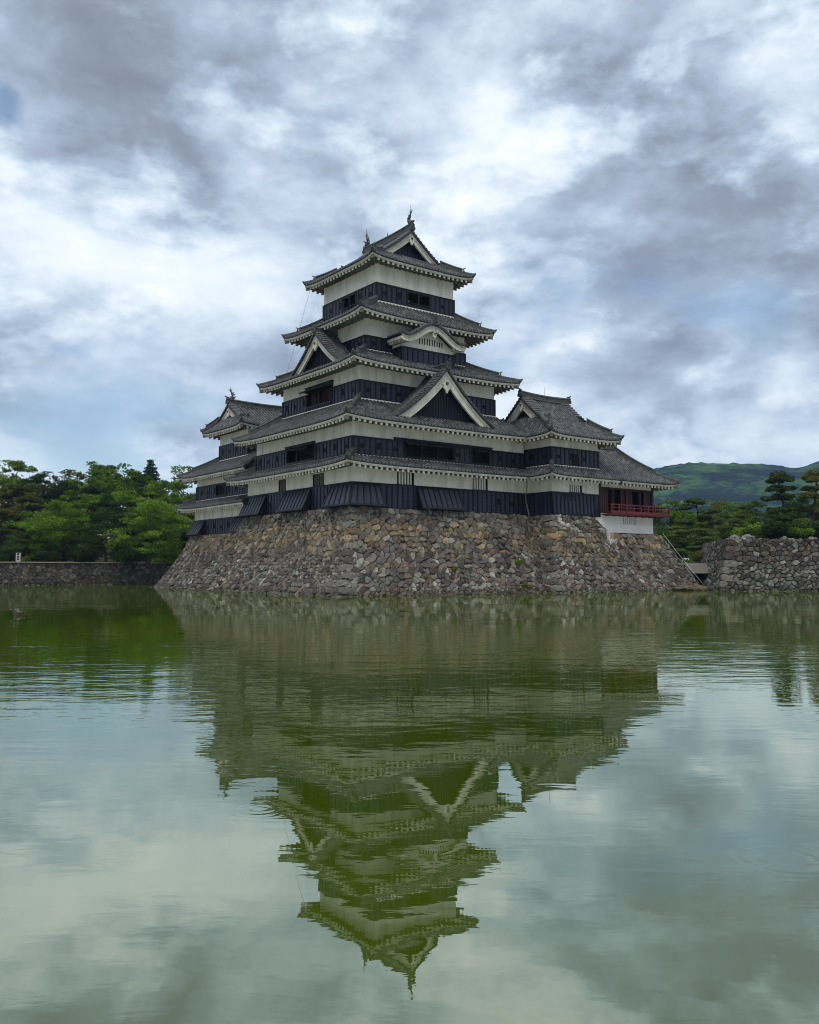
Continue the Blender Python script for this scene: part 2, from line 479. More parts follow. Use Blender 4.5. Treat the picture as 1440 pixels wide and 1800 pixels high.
# ------------------------------------------------------------------ mesh building
class MB:
    def __init__(self):
        self.v, self.f, self.m, self.uv, self.tint = [], [], [], {}, {}

    def add(self, vs, fs, m=0, uv=None, tint=None):
        b = len(self.v)
        self.v += [tuple(map(float, p)) for p in vs]
        if uv is not None:
            for i, q in enumerate(uv):
                self.uv[b + i] = q
        for f in fs:
            if tint is not None:
                self.tint[len(self.f)] = tint
            self.f.append(tuple(b + i for i in f))
            self.m.append(m)
        return b

    def hexa(self, p, m=0):
        """8 corners: bottom 0-3 in order round, top 4-7"""
        self.add(p, [(3, 2, 1, 0), (4, 5, 6, 7), (0, 1, 5, 4), (1, 2, 6, 5), (2, 3, 7, 6), (3, 0, 4, 7)], m)

    def box(self, x0, y0, z0, x1, y1, z1, m=0):
        self.hexa([(x0, y0, z0), (x1, y0, z0), (x1, y1, z0), (x0, y1, z0), (x0, y0, z1), (x1, y0, z1), (x1, y1, z1), (x0, y1, z1)], m)

    def fbox(self, F, u0, u1, d0, d1, z0, z1, m=0):
        self.hexa([F(u0, d0, z0), F(u1, d0, z0), F(u1, d1, z0), F(u0, d1, z0), F(u0, d0, z1), F(u1, d0, z1), F(u1, d1, z1), F(u0, d1, z1)], m)

    def grid(self, P, m=0, uv=None):
        """P[i][j] points"""
        a, b = len(P), len(P[0])
        vs = [p for r in P for p in r]
        fs = [(i * b + j, i * b + j + 1, (i + 1) * b + j + 1, (i + 1) * b + j) for i in range(a - 1) for j in range(b - 1)]
        self.add(vs, fs, m, [q for r in uv for q in r] if uv is not None else None)

    def sweep(self, pts, prof, m=0, caps=True, side=None):
        """prof: list of (sideways, up) offsets (or a function of the path index); path pts"""
        pts = [Vector(p) for p in pts]
        n = len(pts)
        rows = []
        for i, p in enumerate(pts):
            d = pts[min(i + 1, n - 1)] - pts[max(i - 1, 0)]
            if side is not None:
                s = Vector(side)
            else:
                s = Vector((d.y, -d.x, 0))
                if s.length < 1e-6:
                    s = Vector((1, 0, 0))
            s.normalize()
            pr = prof(i) if callable(prof) else prof
            rows.append([tuple(p + s * a + Vector((0, 0, b))) for a, b in pr])
        kk = len(rows[0])
        vs = [q for r in rows for q in r]
        fs = [(i * kk + j, i * kk + (j + 1) % kk, (i + 1) * kk + (j + 1) % kk, (i + 1) * kk + j) for i in range(n - 1) for j in range(kk)]
        if caps:
            fs += [tuple(range(kk))[::-1], tuple((n - 1) * kk + j for j in range(kk))]
        self.add(vs, fs, m)

    def tube(self, pts, rad, seg=6, m=0):
        pts = [Vector(p) for p in pts]
        n = len(pts)
        rows = []
        for i, p in enumerate(pts):
            d = (pts[min(i + 1, n - 1)] - pts[max(i - 1, 0)]).normalized()
            a = d.cross(Vector((0, 0, 1)))
            if a.length < .05:
                a = d.cross(Vector((1, 0, 0)))
            a.normalize()
            b = d.cross(a)
            r = rad[i] if isinstance(rad, (list, tuple)) else rad
            rows.append([tuple(p + (a * math.cos(2 * math.pi * k / seg) + b * math.sin(2 * math.pi * k / seg)) * r) for k in range(seg)])
        vs = [q for r in rows for q in r]
        fs = [(i * seg + j, i * seg + (j + 1) % seg, (i + 1) * seg + (j + 1) % seg, (i + 1) * seg + j) for i in range(n - 1) for j in range(seg)]
        fs += [tuple(range(seg))[::-1], tuple((n - 1) * seg + j for j in range(seg))]
        self.add(vs, fs, m)

    def mesh(self, name, mats, smooth=False):
        me = bpy.data.meshes.new(name)
        me.from_pydata(self.v, [], self.f)
        for x in mats:
            me.materials.append(MT[x] if isinstance(x, str) else x)
        if len(mats) > 1:
            me.polygons.foreach_set('material_index', self.m)
        if self.uv:
            ul = me.uv_layers.new(name='UVMap')
            idx = np.empty(len(me.loops), dtype=np.int32)
            me.loops.foreach_get('vertex_index', idx)
            arr = np.zeros((len(self.v), 2), dtype=np.float32)
            for i, q in self.uv.items():
                arr[i] = q
            ul.data.foreach_set('uv', arr[idx].ravel())
        if self.tint:
            at = me.attributes.new('tint', 'FLOAT_COLOR', 'FACE')
            arr = np.full((len(self.f), 4), .2, dtype=np.float32)
            for i, q in self.tint.items():
                arr[i, :3] = q
                arr[i, 3] = 1
            at.data.foreach_set('color', arr.ravel())
        if smooth:
            me.polygons.foreach_set('use_smooth', [True] * len(self.f))
        me.validate()
        me.update()
        return me


def empty(name, loc, label=None, cat=None, group=None):
    o = bpy.data.objects.new(name, None)
    col.objects.link(o)
    o.location = loc
    o.empty_display_size = .5
    tag(o, label, cat, group)
    return o


def tag(o, label=None, cat=None, group=None, kind=None):
    if label:
        o['label'] = label
    if cat:
        o['category'] = cat
    if group:
        o['group'] = group
    if kind:
        o['kind'] = kind
    return o


def obj(name, mb, mats, parent=None, smooth=False, label=None, world=True):
    """link a mesh built in world coordinates; parts cancel the offset of their root"""
    me = mb.mesh(name, mats, smooth) if isinstance(mb, MB) else mb
    o = bpy.data.objects.new(name, me)
    col.objects.link(o)
    if parent is not None:
        o.parent = parent
        if world and parent.type == 'EMPTY':
            o.location = -Vector(parent.location)
    if label:
        o['label'] = label
    return o


def lerp(a, b, t):
    return a + (b - a) * t


# ------------------------------------------------------------------ castle building blocks
class Face:
    """one side of a rectangle; u runs along it in world units, o is the outward coordinate"""

    def __init__(self, side):
        self.s = side
        self.F = {'S': lambda u, o, z: (u, -o, z), 'N': lambda u, o, z: (u, o, z),
                  'W': lambda u, o, z: (-o, u, z), 'E': lambda u, o, z: (o, u, z)}[side]

    def ends(self, r):                      # r = x0,y0,x1,y1 -> u0,u1,o
        x0, y0, x1, y1 = r
        return {'S': (x0, x1, -y0), 'N': (x0, x1, y1), 'W': (y0, y1, -x0), 'E': (y0, y1, x1)}[self.s]


FACES = {s: Face(s) for s in 'SWNE'}
RIB = .33


def wall_frame(side, rect):
    fc = FACES[side]
    u0, u1, o = fc.ends(rect)
    return (lambda u, d, z: fc.F(u, o + d, z)), u0, u1


def holed(mb, F, u0, u1, z0, z1, d, holes, depth, m=0, mr=0):
    """flat panel with rectangular openings and their reveals"""
    us = sorted({u0, u1, *[min(max(h[k], u0), u1) for h in holes for k in (0, 1)]})
    zs = sorted({z0, z1, *[min(max(h[k], z0), z1) for h in holes for k in (2, 3)]})
    for a, b in zip(us, us[1:]):
        for c, e in zip(zs, zs[1:]):
            mu, mz = (a + b) / 2, (c + e) / 2
            if any(h[0] < mu < h[1] and h[2] < mz < h[3] for h in holes):
                continue
            mb.add([F(a, d, c), F(b, d, c), F(b, d, e), F(a, d, e)], [(0, 1, 2, 3)], m)
    for h in holes:
        a, b, c, e = max(h[0], u0), min(h[1], u1), max(h[2], z0), min(h[3], z1)
        if b - a < .02 or e - c < .02:
            continue
        q = d - depth
        mb.add([F(a, d, c), F(b, d, c), F(b, d, e), F(a, d, e), F(a, q, c), F(b, q, c), F(b, q, e), F(a, q, e)],
               [(0, 1, 5, 4), (1, 2, 6, 5), (2, 3, 7, 6), (3, 0, 4, 7)], mr)


def storey(root, rect, z0, zb, z1, holes=None, band_sides='SWNE', plaster='plaster', step=.50, loop=True, white_base=True):
    """plaster walls to z1 with black boarding from z0 up to zb; holes = {side: [(u0,u1,z0,z1)]}"""
    holes = holes or {}
    pw = MB()
    bb = MB()
    for s in 'SWNE':
        F, u0, u1 = wall_frame(s, rect)
        hs = holes.get(s, [])
        holed(pw, F, u0, u1, z0 - .5, z1, 0, hs, .32, 0, 1)
        if s in band_sides:
            holed(bb, F, u0 - .05, u1 + .05, z0, zb, .05, hs, .05, 0, 1)
            bb.add([F(u0 - .05, .05, zb), F(u1 + .05, .05, zb), F(u1, .0, zb), F(u0, .0, zb)], [(0, 1, 2, 3)], 1)
            if s in 'SW':
                n = max(2, round((u1 - u0) / step))
                for k in range(1, n):
                    u = u0 + (u1 - u0) * k / n
                    if any(h[0] - .12 < u < h[1] + .12 and h[2] < (z0 + zb) / 2 < h[3] for h in hs):
                        for h in hs:
                            if h[0] - .12 < u < h[1] + .12 and h[2] > z0 + .2:
                                bb.fbox(F, u - .05, u + .05, .05, .088, z0 + .10, min(h[2], zb) - .06, 1)
                        continue
                    bb.fbox(F, u - .055, u + .055, .05, .09, z0 + .10, zb - .10, 1)
                # rails, cut by openings that cross them
                cuts = sorted([(h[0], h[1]) for h in hs if h[3] > zb - .1])
                a = u0 + .08
                for c0, c1 in cuts + [(u1 - .08, None)]:
                    if c0 - a > .1:
                        bb.fbox(F, a, c0, .05, .097, zb - .10, zb + .03, 1)
                    if c1 is not None:
                        a = c1
                bb.fbox(F, u0 + .08, u1 - .08, .05, .097, z0, z0 + .10, 1)
                for h in hs:
                    bb.fbox(F, h[0] - .10, h[0], .05, .11, max(h[2], z0 + .1), min(h[3], zb - .1), 1)
                    bb.fbox(F, h[1], h[1] + .10, .05, .11, max(h[2], z0 + .1), min(h[3], zb - .1), 1)
                    if h[2] > z0 + .2:
                        bb.fbox(F, h[0] - .12, h[1] + .12, .05, .15, h[2] - .08, h[2], 1)
    x0, y0, x1, y1 = rect
    for (x, y) in ((x0, y0), (x1, y0), (x0, y1)):
        if 'S' in band_sides:
            bb.box(x - .10, y - .10, z0, x + .10, y + .10, zb + .02, 1)
    wall = obj('plaster_wall', pw, [plaster, 'batten'], root)
    if white_base:
        wb = MB()
        for s in 'SW':
            F, u0, u1 = wall_frame(s, rect)
            wb.fbox(F, u0 + (.13 if s == 'W' else -.13), u1 + .1, .002, .135, z0 - .13, z0 - .004, 0)
        obj('plaster_flashing', wb, [plaster], root)
    band = None
    if band_sides:
        band = obj('black_boarding', bb, ['boards', 'batten'], root)
        if loop:
            for s in 'SW':
                F, u0, u1 = wall_frame(s, rect)
                n = max(2, round((u1 - u0) / step))
                k = 1
                while k < n - 1:
                    u = u0 + (u1 - u0) * (k + .5) / n
                    if not any(h[0] - .3 < u < h[1] + .3 for h in hs_of(holes, s)):
                        tall = (k // 3) % 2
                        zc = z0 + (zb - z0) * (.55 if tall else .48)
                        loophole(band, F, s, u, zc, .12 if not tall else .11, .13 if not tall else .24)
                    k += 3
    # the timber inside, seen through the openings
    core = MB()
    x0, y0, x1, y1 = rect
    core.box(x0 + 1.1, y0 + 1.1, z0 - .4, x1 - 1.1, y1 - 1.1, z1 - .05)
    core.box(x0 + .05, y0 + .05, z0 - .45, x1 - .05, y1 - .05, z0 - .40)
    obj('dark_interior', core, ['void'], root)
    return wall, band


def hs_of(h, s):
    return h.get(s, [])


_LH = {}


def loophole(parent, F, s, u, z, hw, hh):
    """small shuttered loophole: a frame with a recessed dark cover"""
    key = (round(hw, 2), round(hh, 2))
    if key not in _LH:
        mb = MB()
        G = lambda a, d, c: (a, -d, c)
        t = .03
        mb.fbox(G, -hw, hw, 0, .028, -hh, hh, 1)
        mb.fbox(G, -hw - t, -hw, 0, .05, -hh - t, hh + t, 0)
        mb.fbox(G, hw, hw + t, 0, .05, -hh - t, hh + t, 0)
        mb.fbox(G, -hw, hw, 0, .048, hh, hh + t, 0)
        mb.fbox(G, -hw, hw, 0, .048, -hh - t, -hh, 0)
        _LH[key] = mb.mesh('loophole', ['batten', 'void'])
    o = bpy.data.objects.new('loophole', _LH[key])
    col.objects.link(o)
    o.parent = parent
    o.location = F(u, .051, z)
    o.rotation_euler = (0, 0, 0 if s == 'S' else -math.pi / 2)
    return o


def barred_window(wall, side, rect, u0, u1, z0, z1, n, frame='plaster', bars='plaster'):
    F, _, _ = wall_frame(side, rect)
    wd = MB()
    step = (u1 - u0) / n
    for k in range(1, n):
        u = u0 + step * k
        wd.fbox(F, u - step * .24, u + step * .24, -.14, -.02, z0, z1, 0)
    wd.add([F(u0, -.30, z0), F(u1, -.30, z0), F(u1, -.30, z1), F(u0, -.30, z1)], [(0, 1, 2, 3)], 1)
    return obj('barred_window', wd, [bars, 'void'], wall)


def stone_drop(root, side, rect, u0, u1, zt, zb, out, corner0=False, corner1=False, step=.52):
    """a flared bay of boards for dropping stones; a corner end runs out along the diagonal"""
    F, _, _ = wall_frame(side, rect)
    mb = MB()
    a0 = u0 - (out if corner0 else 0)
    a1 = u1 + (out if corner1 else 0)
    T0, T1, B0, B1 = F(u0 - (.05 if corner0 else 0), .052, zt), F(u1, .052, zt), F(a0, out, zb), F(a1, out, zb)
    mb.add([T0, T1, B1, B0], [(0, 1, 2, 3)], 0)
    G0, G1 = F(u0, .0, zb), F(u1, .0, zb)
    if not corner0:
        mb.add([T0, B0, G0, F(u0, 0, zt)], [(0, 1, 2, 3)], 1)
    if not corner1:
        mb.add([T1, B1, G1, F(u1, 0, zt)], [(0, 1, 2, 3)], 1)
    mb.add([B0, B1, G1, G0], [(0, 1, 2, 3)], 1)

    def P(s, t, d):
        ua, ub = lerp(u0, a0, t), lerp(u1, a1, t)
        sl = Vector((out, zt - zb)).normalized()
        return F(lerp(ua, ub, s), lerp(.052, out, t) + d * sl.y, lerp(zt, zb, t) + d * sl.x)
    L = u1 - u0

    def bat(s0, s1, t0, t1, d):
        p = [P(s0, t0, 0), P(s1, t0, 0), P(s1, t1, 0), P(s0, t1, 0), P(s0, t0, d), P(s1, t0, d), P(s1, t1, d), P(s0, t1, d)]
        mb.hexa(p, 1)
    n = max(2, round(L / step))
    for k in range(n + 1):
        w = .055 / L
        s = min(max(k / n, w), 1 - w)
        bat(s - w, s + w, .075, .915, .042)
    bat(0, 1, 0, .075, .05)
    bat(0, 1, .915, 1, .052)
    return obj('stone_drop_bay', mb, ['boards', 'batten'], root)


def rib_sec(r=.095, h=.135):
    return [(-r, -.01), (-r * .62, h * .78), (r * .62, h * .78), (r, -.01)]


class Slope:
    """a tiled plane between an upper edge and an eave, slightly hollow, lifted at its corners"""

    def __init__(s, fc, A, B, c=.22, lift=.22, lift0=True, lift1=True):
        s.F = FACES[fc].F
        s.fc = fc
        s.A, s.B, s.c, s.lift = A, B, c, lift       # A = (u0,u1,o,z) top; B = eave
        s.l0, s.l1 = lift0, lift1

    def ends(s, t):
        return lerp(s.A[0], s.B[0], t), lerp(s.A[1], s.B[1], t)

    def z(s, u, t):
        e0, e1 = s.ends(t)
        un = (u - (e0 + e1) / 2) / max(.01, (e1 - e0) / 2)
        q = min(1.15, abs(un)) ** 5
        if (un < 0 and not s.l0) or (un > 0 and not s.l1):
            q = 0
        return s.A[3] + (s.B[3] - s.A[3]) * (t + s.c * t * (1 - t)) + s.lift * t * t * q

    def P(s, u, t, dz=0, do=0):
        return s.F(u, lerp(s.A[2], s.B[2], t) + do, s.z(u, t) + dz)

    def t_in(s, u):
        t = 0
        if u < s.A[0] and s.B[0] < s.A[0]:
            t = max(t, (s.A[0] - u) / (s.A[0] - s.B[0]))
        if u > s.A[1] and s.B[1] > s.A[1]:
            t = max(t, (u - s.A[1]) / (s.B[1] - s.A[1]))
        return t

    def t_out(s, u):
        t = 1
        if u < s.B[0] and s.B[0] > s.A[0]:
            t = min(t, (u - s.A[0]) / (s.B[0] - s.A[0]))
        if u > s.B[1] and s.B[1] < s.A[1]:
            t = min(t, (s.A[1] - u) / (s.A[1] - s.B[1]))
        return t

    def tiles(s, mb, nt=7, caps=True):
        run = math.hypot(s.B[2] - s.A[2], s.B[3] - s.A[3])
        G, U = [], []
        for j in range(nt):
            t = j / (nt - 1)
            e0, e1 = s.ends(t)
            row, ur = [], []
            for i in range(25):
                a = i / 24
                u = lerp(e0, e1, a)
                row.append(s.P(u, t))
                ur.append((u, t * run))
            G.append(row)
            U.append(ur)
        mb.grid(G, 1, U)
        # edge of the tiles at the eave
        e0, e1 = s.ends(1)
        mb.grid([[s.P(lerp(e0, e1, i / 24), 1, -.12, -.03) for i in range(25)], [s.P(lerp(e0, e1, i / 24), 1) for i in range(25)]], 1)
        lo, hi = min(s.A[0], s.B[0]) + .1, max(s.A[1], s.B[1]) - .1
        n = max(1, int((hi - lo) / RIB))
        sec = rib_sec()
        for k in range(n + 1):
            u = lo + (hi - lo) * k / n
            t0, t1 = s.t_in(u), s.t_out(u)
            if t1 - t0 < .06:
                continue
            m = max(2, int((t1 - t0) * 6) + 1)
            vs, uv = [], []
            for j in range(m + 1):
                t = lerp(t0, t1, j / m)
                for (a, b) in sec:
                    vs.append(s.P(u + a, t, b, .03 if j == m else 0))
                    uv.append((u, t * run))
            q = len(sec)
            fs = [(j * q + i, j * q + i + 1, (j + 1) * q + i + 1, (j + 1) * q + i) for j in range(m) for i in range(q - 1)]
            mb.add(vs, fs, 0, uv)
            if caps and t1 == 1:        # round end tile
                cc = Vector(s.P(u, 1, .0, .055))
                ring = []
                for i in range(7):
                    a = 2 * math.pi * i / 7
                    ring.append(s.F(u + .105 * math.cos(a), lerp(s.A[2], s.B[2], 1) + .05, cc.z + .03 + .105 * math.sin(a)))
                back = [s.F(u + .105 * math.cos(2 * math.pi * i / 7), s.B[2] - .05, cc.z + .03 + .105 * math.sin(2 * math.pi * i / 7)) for i in range(7)]
                mb.add(ring + back, [tuple(range(7))] + [(i, (i + 1) % 7, 7 + (i + 1) % 7, 7 + i) for i in range(7)], 0)

    def eave(s, mb, wall_o, w0, w1, pitch=.22, rafter=.475, lo=None, hi=None):
        """white fascia, soffit and plastered rafters under the edge; wall_o = wall plane below, w0..w1 its length"""
        e0, e1 = s.ends(1)
        lo = e0 if lo is None else lo
        hi = e1 if hi is None else hi
        N = 24
        us = [lerp(lo, hi, i / N) for i in range(N + 1)]

        def L(u, dz, o):
            return s.F(u, o, s.z(u, 1) + dz)
        oE = s.B[2]
        rows = [(-.11, oE - .06), (-.11, oE - .055), (-.205, oE - .06), (-.206, oE - .10), (-.27, oE - .105), (-.27, oE - .20)]
        mb.grid([[L(u, dz, o) for u in us] for dz, o in rows], 0)

        def inner(u):
            if u < w0 and e0 < w0:
                f = (w0 - u) / (w0 - e0)
                return lerp(wall_o, oE, min(1, f))
            if u > w1 and e1 > w1:
                f = (u - w1) / (e1 - w1)
                return lerp(wall_o, oE, min(1, f))
            return wall_o
        # soffit
        top, bot = [], []
        for u in us:
            oi = min(inner(u), oE - .12)
            top.append(s.F(u, oi, s.z(u, 1) - .23 + (oE - oi) * pitch))
            bot.append(L(u, -.23, oE - .12))
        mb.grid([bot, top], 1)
        n = max(1, round((hi - lo - .5) / rafter))
        for k in range(n + 1):
            u = lo + .25 + (hi - lo - .5) * k / n
            oi = min(inner(u) - .02, oE - .3)
            w = .085
            z1 = s.z(u, 1) - .285
            zi = z1 + (oE - .2 - oi) * pitch
            f = oE - .16
            for (fa, fb, m_) in ((oi, f - .10, 1), (f - .10, f, 0)):  # behind the white ends, rafters carry the painted under-eave shade
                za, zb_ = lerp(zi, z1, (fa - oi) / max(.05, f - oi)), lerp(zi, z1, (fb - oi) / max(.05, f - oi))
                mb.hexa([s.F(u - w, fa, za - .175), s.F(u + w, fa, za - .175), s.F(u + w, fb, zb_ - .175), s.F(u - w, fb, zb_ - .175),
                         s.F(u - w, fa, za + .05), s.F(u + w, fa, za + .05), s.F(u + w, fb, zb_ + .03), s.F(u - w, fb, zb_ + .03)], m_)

    def corner(s, end, n=9):
        return [s.P(s.ends(t)[end], t) for t in [i / (n - 1) for i in range(n)]]


def hip_ridge(root, pts, name='hip_ridge', big=True):
    """stacked ridge tiles down a hip with an end tile part way and a lifted tip"""
    mb = MB()
    pts = [Vector(p) for p in pts]
    n = len(pts)
    low = [p + Vector((0, 0, .02)) for p in pts]
    d = (low[-1] - low[-2])
    dh = Vector((d.x, d.y, 0)).normalized()
    low.append(low[-1] + dh * .10 + Vector((0, 0, .10)))
    low.append(low[-1] + dh * .09 + Vector((0, 0, .13)))

    def prof(i):
        t = 1.0 if i < n else (.7 if i == n else .35)
        return [(-.15 * t, -.05), (-.15 * t, .15 * t), (-.07 * t, .24 * t), (.07 * t, .24 * t), (.15 * t, .15 * t), (.15 * t, -.05)]
    mb.sweep(low, prof, 0)
    if big:
        k = max(3, int(n * .72))
        up = [p + Vector((0, 0, .20)) for p in pts[:k]]
        mb.sweep(up, [(-.13, 0), (-.13, .15), (-.18, .17), (-.18, .21), (-.08, .31), (.08, .31), (.18, .21), (.18, .17), (.13, .15), (.13, 0)], 0)
        demon_tile(mb, up[-1] + dh * .05 + Vector((0, 0, -.02)), dh, .55)
    return obj(name, mb, ['ridge'], root)


def demon_tile(mb, p, d, s=1.0):
    """ridge-end ornament: a shouldered plate with a boss and a horn of round tile"""
    p, d = Vector(p), Vector(d).normalized()
    sd_ = Vector((d.y, -d.x, 0))
    out = [(-.30, -.25), (-.34, 0), (-.22, .12), (-.24, .34), (-.08, .50), (.08, .50), (.24, .34), (.22, .12), (.34, 0), (.30, -.25)]
    a = [p + sd_ * (x * s) + Vector((0, 0, y * s)) for x, y in out]
    b = [q + d * .16 * s for q in a]
    n = len(out)
    mb.add(a + b, [tuple(range(n))[::-1], tuple(range(n, 2 * n))] + [(i, (i + 1) % n, n + (i + 1) % n, n + i) for i in range(n)], 0)
    c = p + Vector((0, 0, .14 * s)) + d * .15 * s
    mb.tube([c, c + d * .09 * s], [.13 * s, .10 * s], 8, 0)
    c = p + Vector((0, 0, .50 * s)) - d * .15 * s
    mb.tube([c, c + d * .35 * s + Vector((0, 0, .07 * s)), c + d * .52 * s + Vector((0, 0, .16 * s))], [.07 * s, .075 * s, .08 * s], 7, 0)


def skirt(root, inner, zi, outer, zo, below, sides='SWNE', c=.18, lift=.24, hips=('SW', 'SE', 'NW', 'NE'), pitch=.2, limits=None, nolift=None):
    """a ring of roof round a storey: inner/outer rects, `below` = the rect of the wall under it"""
    tm, em = MB(), MB()
    S = {}
    limits = limits or {}
    for sd_ in sides:
        fc = FACES[sd_]
        a0, a1, ao = fc.ends(inner)
        b0, b1, bo = fc.ends(outer)
        w0, w1, wo_ = fc.ends(below)
        s = Slope(sd_, (a0, a1, ao, zi), (b0, b1, bo, zo), c, lift)
        if nolift and sd_ in nolift:
            s.l0, s.l1 = nolift[sd_]
        S[sd_] = s
        s.tiles(tm)
        lo, hi = limits.get(sd_, (None, None))
        s.eave(em, wo_, w0, w1, pitch, lo=lo, hi=hi)
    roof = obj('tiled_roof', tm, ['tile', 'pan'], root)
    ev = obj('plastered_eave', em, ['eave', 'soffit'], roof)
    for h in hips:
        s = S.get(h[0])
        if s is None:
            continue
        end = {'SW': 0, 'SE': 1, 'NW': 0, 'NE': 1}[h]
        hip_ridge(roof, s.corner(end))
        corner_rafter(em_root=roof, s=s, end=end, below=below, h=h, pitch=pitch)
    return roof, S


def corner_rafter(em_root, s, end, below, h, pitch):
    x = below[0] if h[1] == 'W' else below[2]
    y = below[1] if h[0] == 'S' else below[3]
    c = Vector(s.P(s.ends(1)[end], 1))
    d = Vector((c.x - x, c.y - y, 0))
    L = d.length
    d.normalize()
    mb = MB()
    a = Vector((x, y, c.z - .42 + L * pitch * .6)) - d * .1
    b = c + Vector((0, 0, -.42)) - d * .14
    mb.sweep([a, b], [(-.13, -.12), (.13, -.12), (.13, .12), (-.13, .12)], 0)
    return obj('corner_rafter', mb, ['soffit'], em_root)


class Gable:
    """two tiled slopes either side of a ridge. axis 'X' or 'Y' = direction of the ridge; c = position of the ridge across"""

    def __init__(s, axis, c, a0, a1, half, zf, front):
        s.axis, s.c, s.a0, s.a1, s.half, s.zf, s.front = axis, c, a0, a1, half, zf, front
        s.sg = 1 if a1 > a0 else -1

    def M(s, a, b, z):
        return (a, s.c + b, z) if s.axis == 'X' else (s.c + b, a, z)

    def tiles(s, mb, n=9, over=0):
        lo, hi = min(s.a0, s.a1), max(s.a0, s.a1)
        for sg in (-1, 1):
            G, U = [], []
            d = 0
            pb, pz = 0, s.zf(0)
            for j in range(n):
                b = s.half * j / (n - 1)
                z = s.zf(b)
                d += math.hypot(b - pb, z - pz)
                pb, pz = b, z
                G.append([s.M(lo, sg * b, z), s.M((lo + hi) / 2, sg * b, z), s.M(hi, sg * b, z)])
                U.append([(lo, d), ((lo + hi) / 2, d), (hi, d)])
            mb.grid(G, 1, U)
            m = max(1, int((hi - lo) / RIB))
            for k in range(m + 1):
                a = lo + .1 + (hi - lo - .2) * k / m
                vs, uv, q = [], [], 4
                for j in range(n):
                    b = s.half * j / (n - 1)
                    for (x, y) in rib_sec():
                        vs.append(s.M(a + x, sg * b, s.zf(b) + y))
                        uv.append((a, j * .4))
                mb.add(vs, [(j * q + i, j * q + i + 1, (j + 1) * q + i + 1, (j + 1) * q + i) for j in range(n - 1) for i in range(q - 1)], 0, uv)

    def verge(s, mb, n=12):
        """dark tile edge and round verge tiles along the front edge"""
        dirv = s.front
        a = s.a0
        for sg in (-1, 1):
            pts = [Vector(s.M(a + dirv * .04, sg * s.half * j / (n - 1), s.zf(s.half * j / (n - 1)) - .03)) for j in range(n)]
            side = (1, 0, 0) if s.axis == 'X' else (0, 1, 0)
            mb.sweep(pts, [(-.10, -.07), (.06, -.07), (.06, .07), (-.10, .10)], 1, side=side)
            L = 0
            acc, step = 0.12, .34
            N = 200
            prev = Vector(s.M(a, 0, s.zf(0)))
            for j in range(1, N + 1):
                b = s.half * j / N
                p = Vector(s.M(a, sg * b, s.zf(b)))
                acc += (p - prev).length
                prev = p
                if acc >= step:
                    acc = 0
                    av = Vector((1, 0, 0)) if s.axis == 'X' else Vector((0, 1, 0))
                    mb.tube([p + av * (-dirv * .75) + Vector((0, 0, .10)), p + av * (dirv * .10) + Vector((0, 0, .07))], .11, 6, 0)

    def boards(s, root, depth=.42, inset=.12, taper=1.0, label=None, tail=.0):
        """white bargeboards following the verge, with a raised upper fillet"""
        mb = MB()
        n = 16
        hf = s.half - tail
        dv = s.front
        av = Vector((1, 0, 0)) if s.axis == 'X' else Vector((0, 1, 0))
        for sg in (-1, 1):
            for (o0, o1, z0, z1) in ((-.16, .0, .08, .08 + depth), (-.16, .05, .075, .075 + depth * .34), (-.16, .03, .08 + depth * .80, .085 + depth)):
                rows = []
                for j in range(n):
                    b = hf * j / (n - 1)
                    e = .004
                    sl = (s.zf(b + e) - s.zf(max(0, b - e))) / (b + e - max(0, b - e))
                    k = math.sqrt(1 + min(sl * sl, 3.0))
                    tp = lerp(1, taper, j / (n - 1))
                    zc = s.zf(b)
                    P = lambda o, z: tuple(Vector(s.M(s.a0, sg * b, zc - z * k * tp)) + av * dv * (o - inset))
                    rows.append([P(o0, z0), P(o1, z0), P(o1, z1), P(o0, z1)])
                vs = [p for r in rows for p in r]
                fs = [(i * 4 + j, i * 4 + (j + 1) % 4, (i + 1) * 4 + (j + 1) % 4, (i + 1) * 4 + j) for i in range(n - 1) for j in range(4)]
                fs += [(0, 1, 2, 3), tuple((n - 1) * 4 + j for j in range(4))]
                mb.add(vs, fs, 0)
        return obj('bargeboard', mb, ['eave'], root, label=label)

    def panel(s, root, set_back=.75, zb=None, batten=.3, m=('boards', 'batten')):
        mb = MB()
        a = s.a0 - s.front * set_back
        n = 14
        zb = s.zf(s.half) if zb is None else zb
        top, bot = [], []
        for j in range(-n, n + 1):
            b = s.half * j / n
            z = max(zb, s.zf(abs(b)) - .08)
            top.append(s.M(a, b, z))
            bot.append(s.M(a, b, zb))
        mb.grid([bot, top], 0)
        if batten:
            k = int(s.half / batten)
            for i in range(-k, k + 1):
                b = i * batten
                z = s.zf(abs(b) + .05) - .1
                if z - zb < .25:
                    continue
                p0, p1 = s.M(a, b - .035, zb), s.M(a + s.front * .05, b + .035, z)
                x0, x1 = sorted((p0[0], p1[0]))
                y0, y1 = sorted((p0[1], p1[1]))
                mb.box(x0, y0, zb, x1, y1, z, 1)
        return obj('gable_panel', mb, list(m), root)

    def pendant(self, root, s=1.0, drop=.52, out=.06):
        """carved white pendant under the peak with a dark boss"""
        sh = [(0, .42), (.20, .40), (.28, .16), (.46, .02), (.33, -.10), (.36, -.30), (.17, -.46), (.10, -.62), (0, -.72)]
        sh = sh + [(-x, y) for x, y in sh[-2:0:-1]]
        sh = [(x * .78 * s, y * .80 * s) for x, y in sh]
        mb = MB()
        a = self.a0 + self.front * out
        z0 = self.zf(0) - drop
        f = [self.M(a, x, z0 + y) for x, y in sh]
        b = [self.M(a - self.front * .14, x, z0 + y) for x, y in sh]
        n = len(sh)
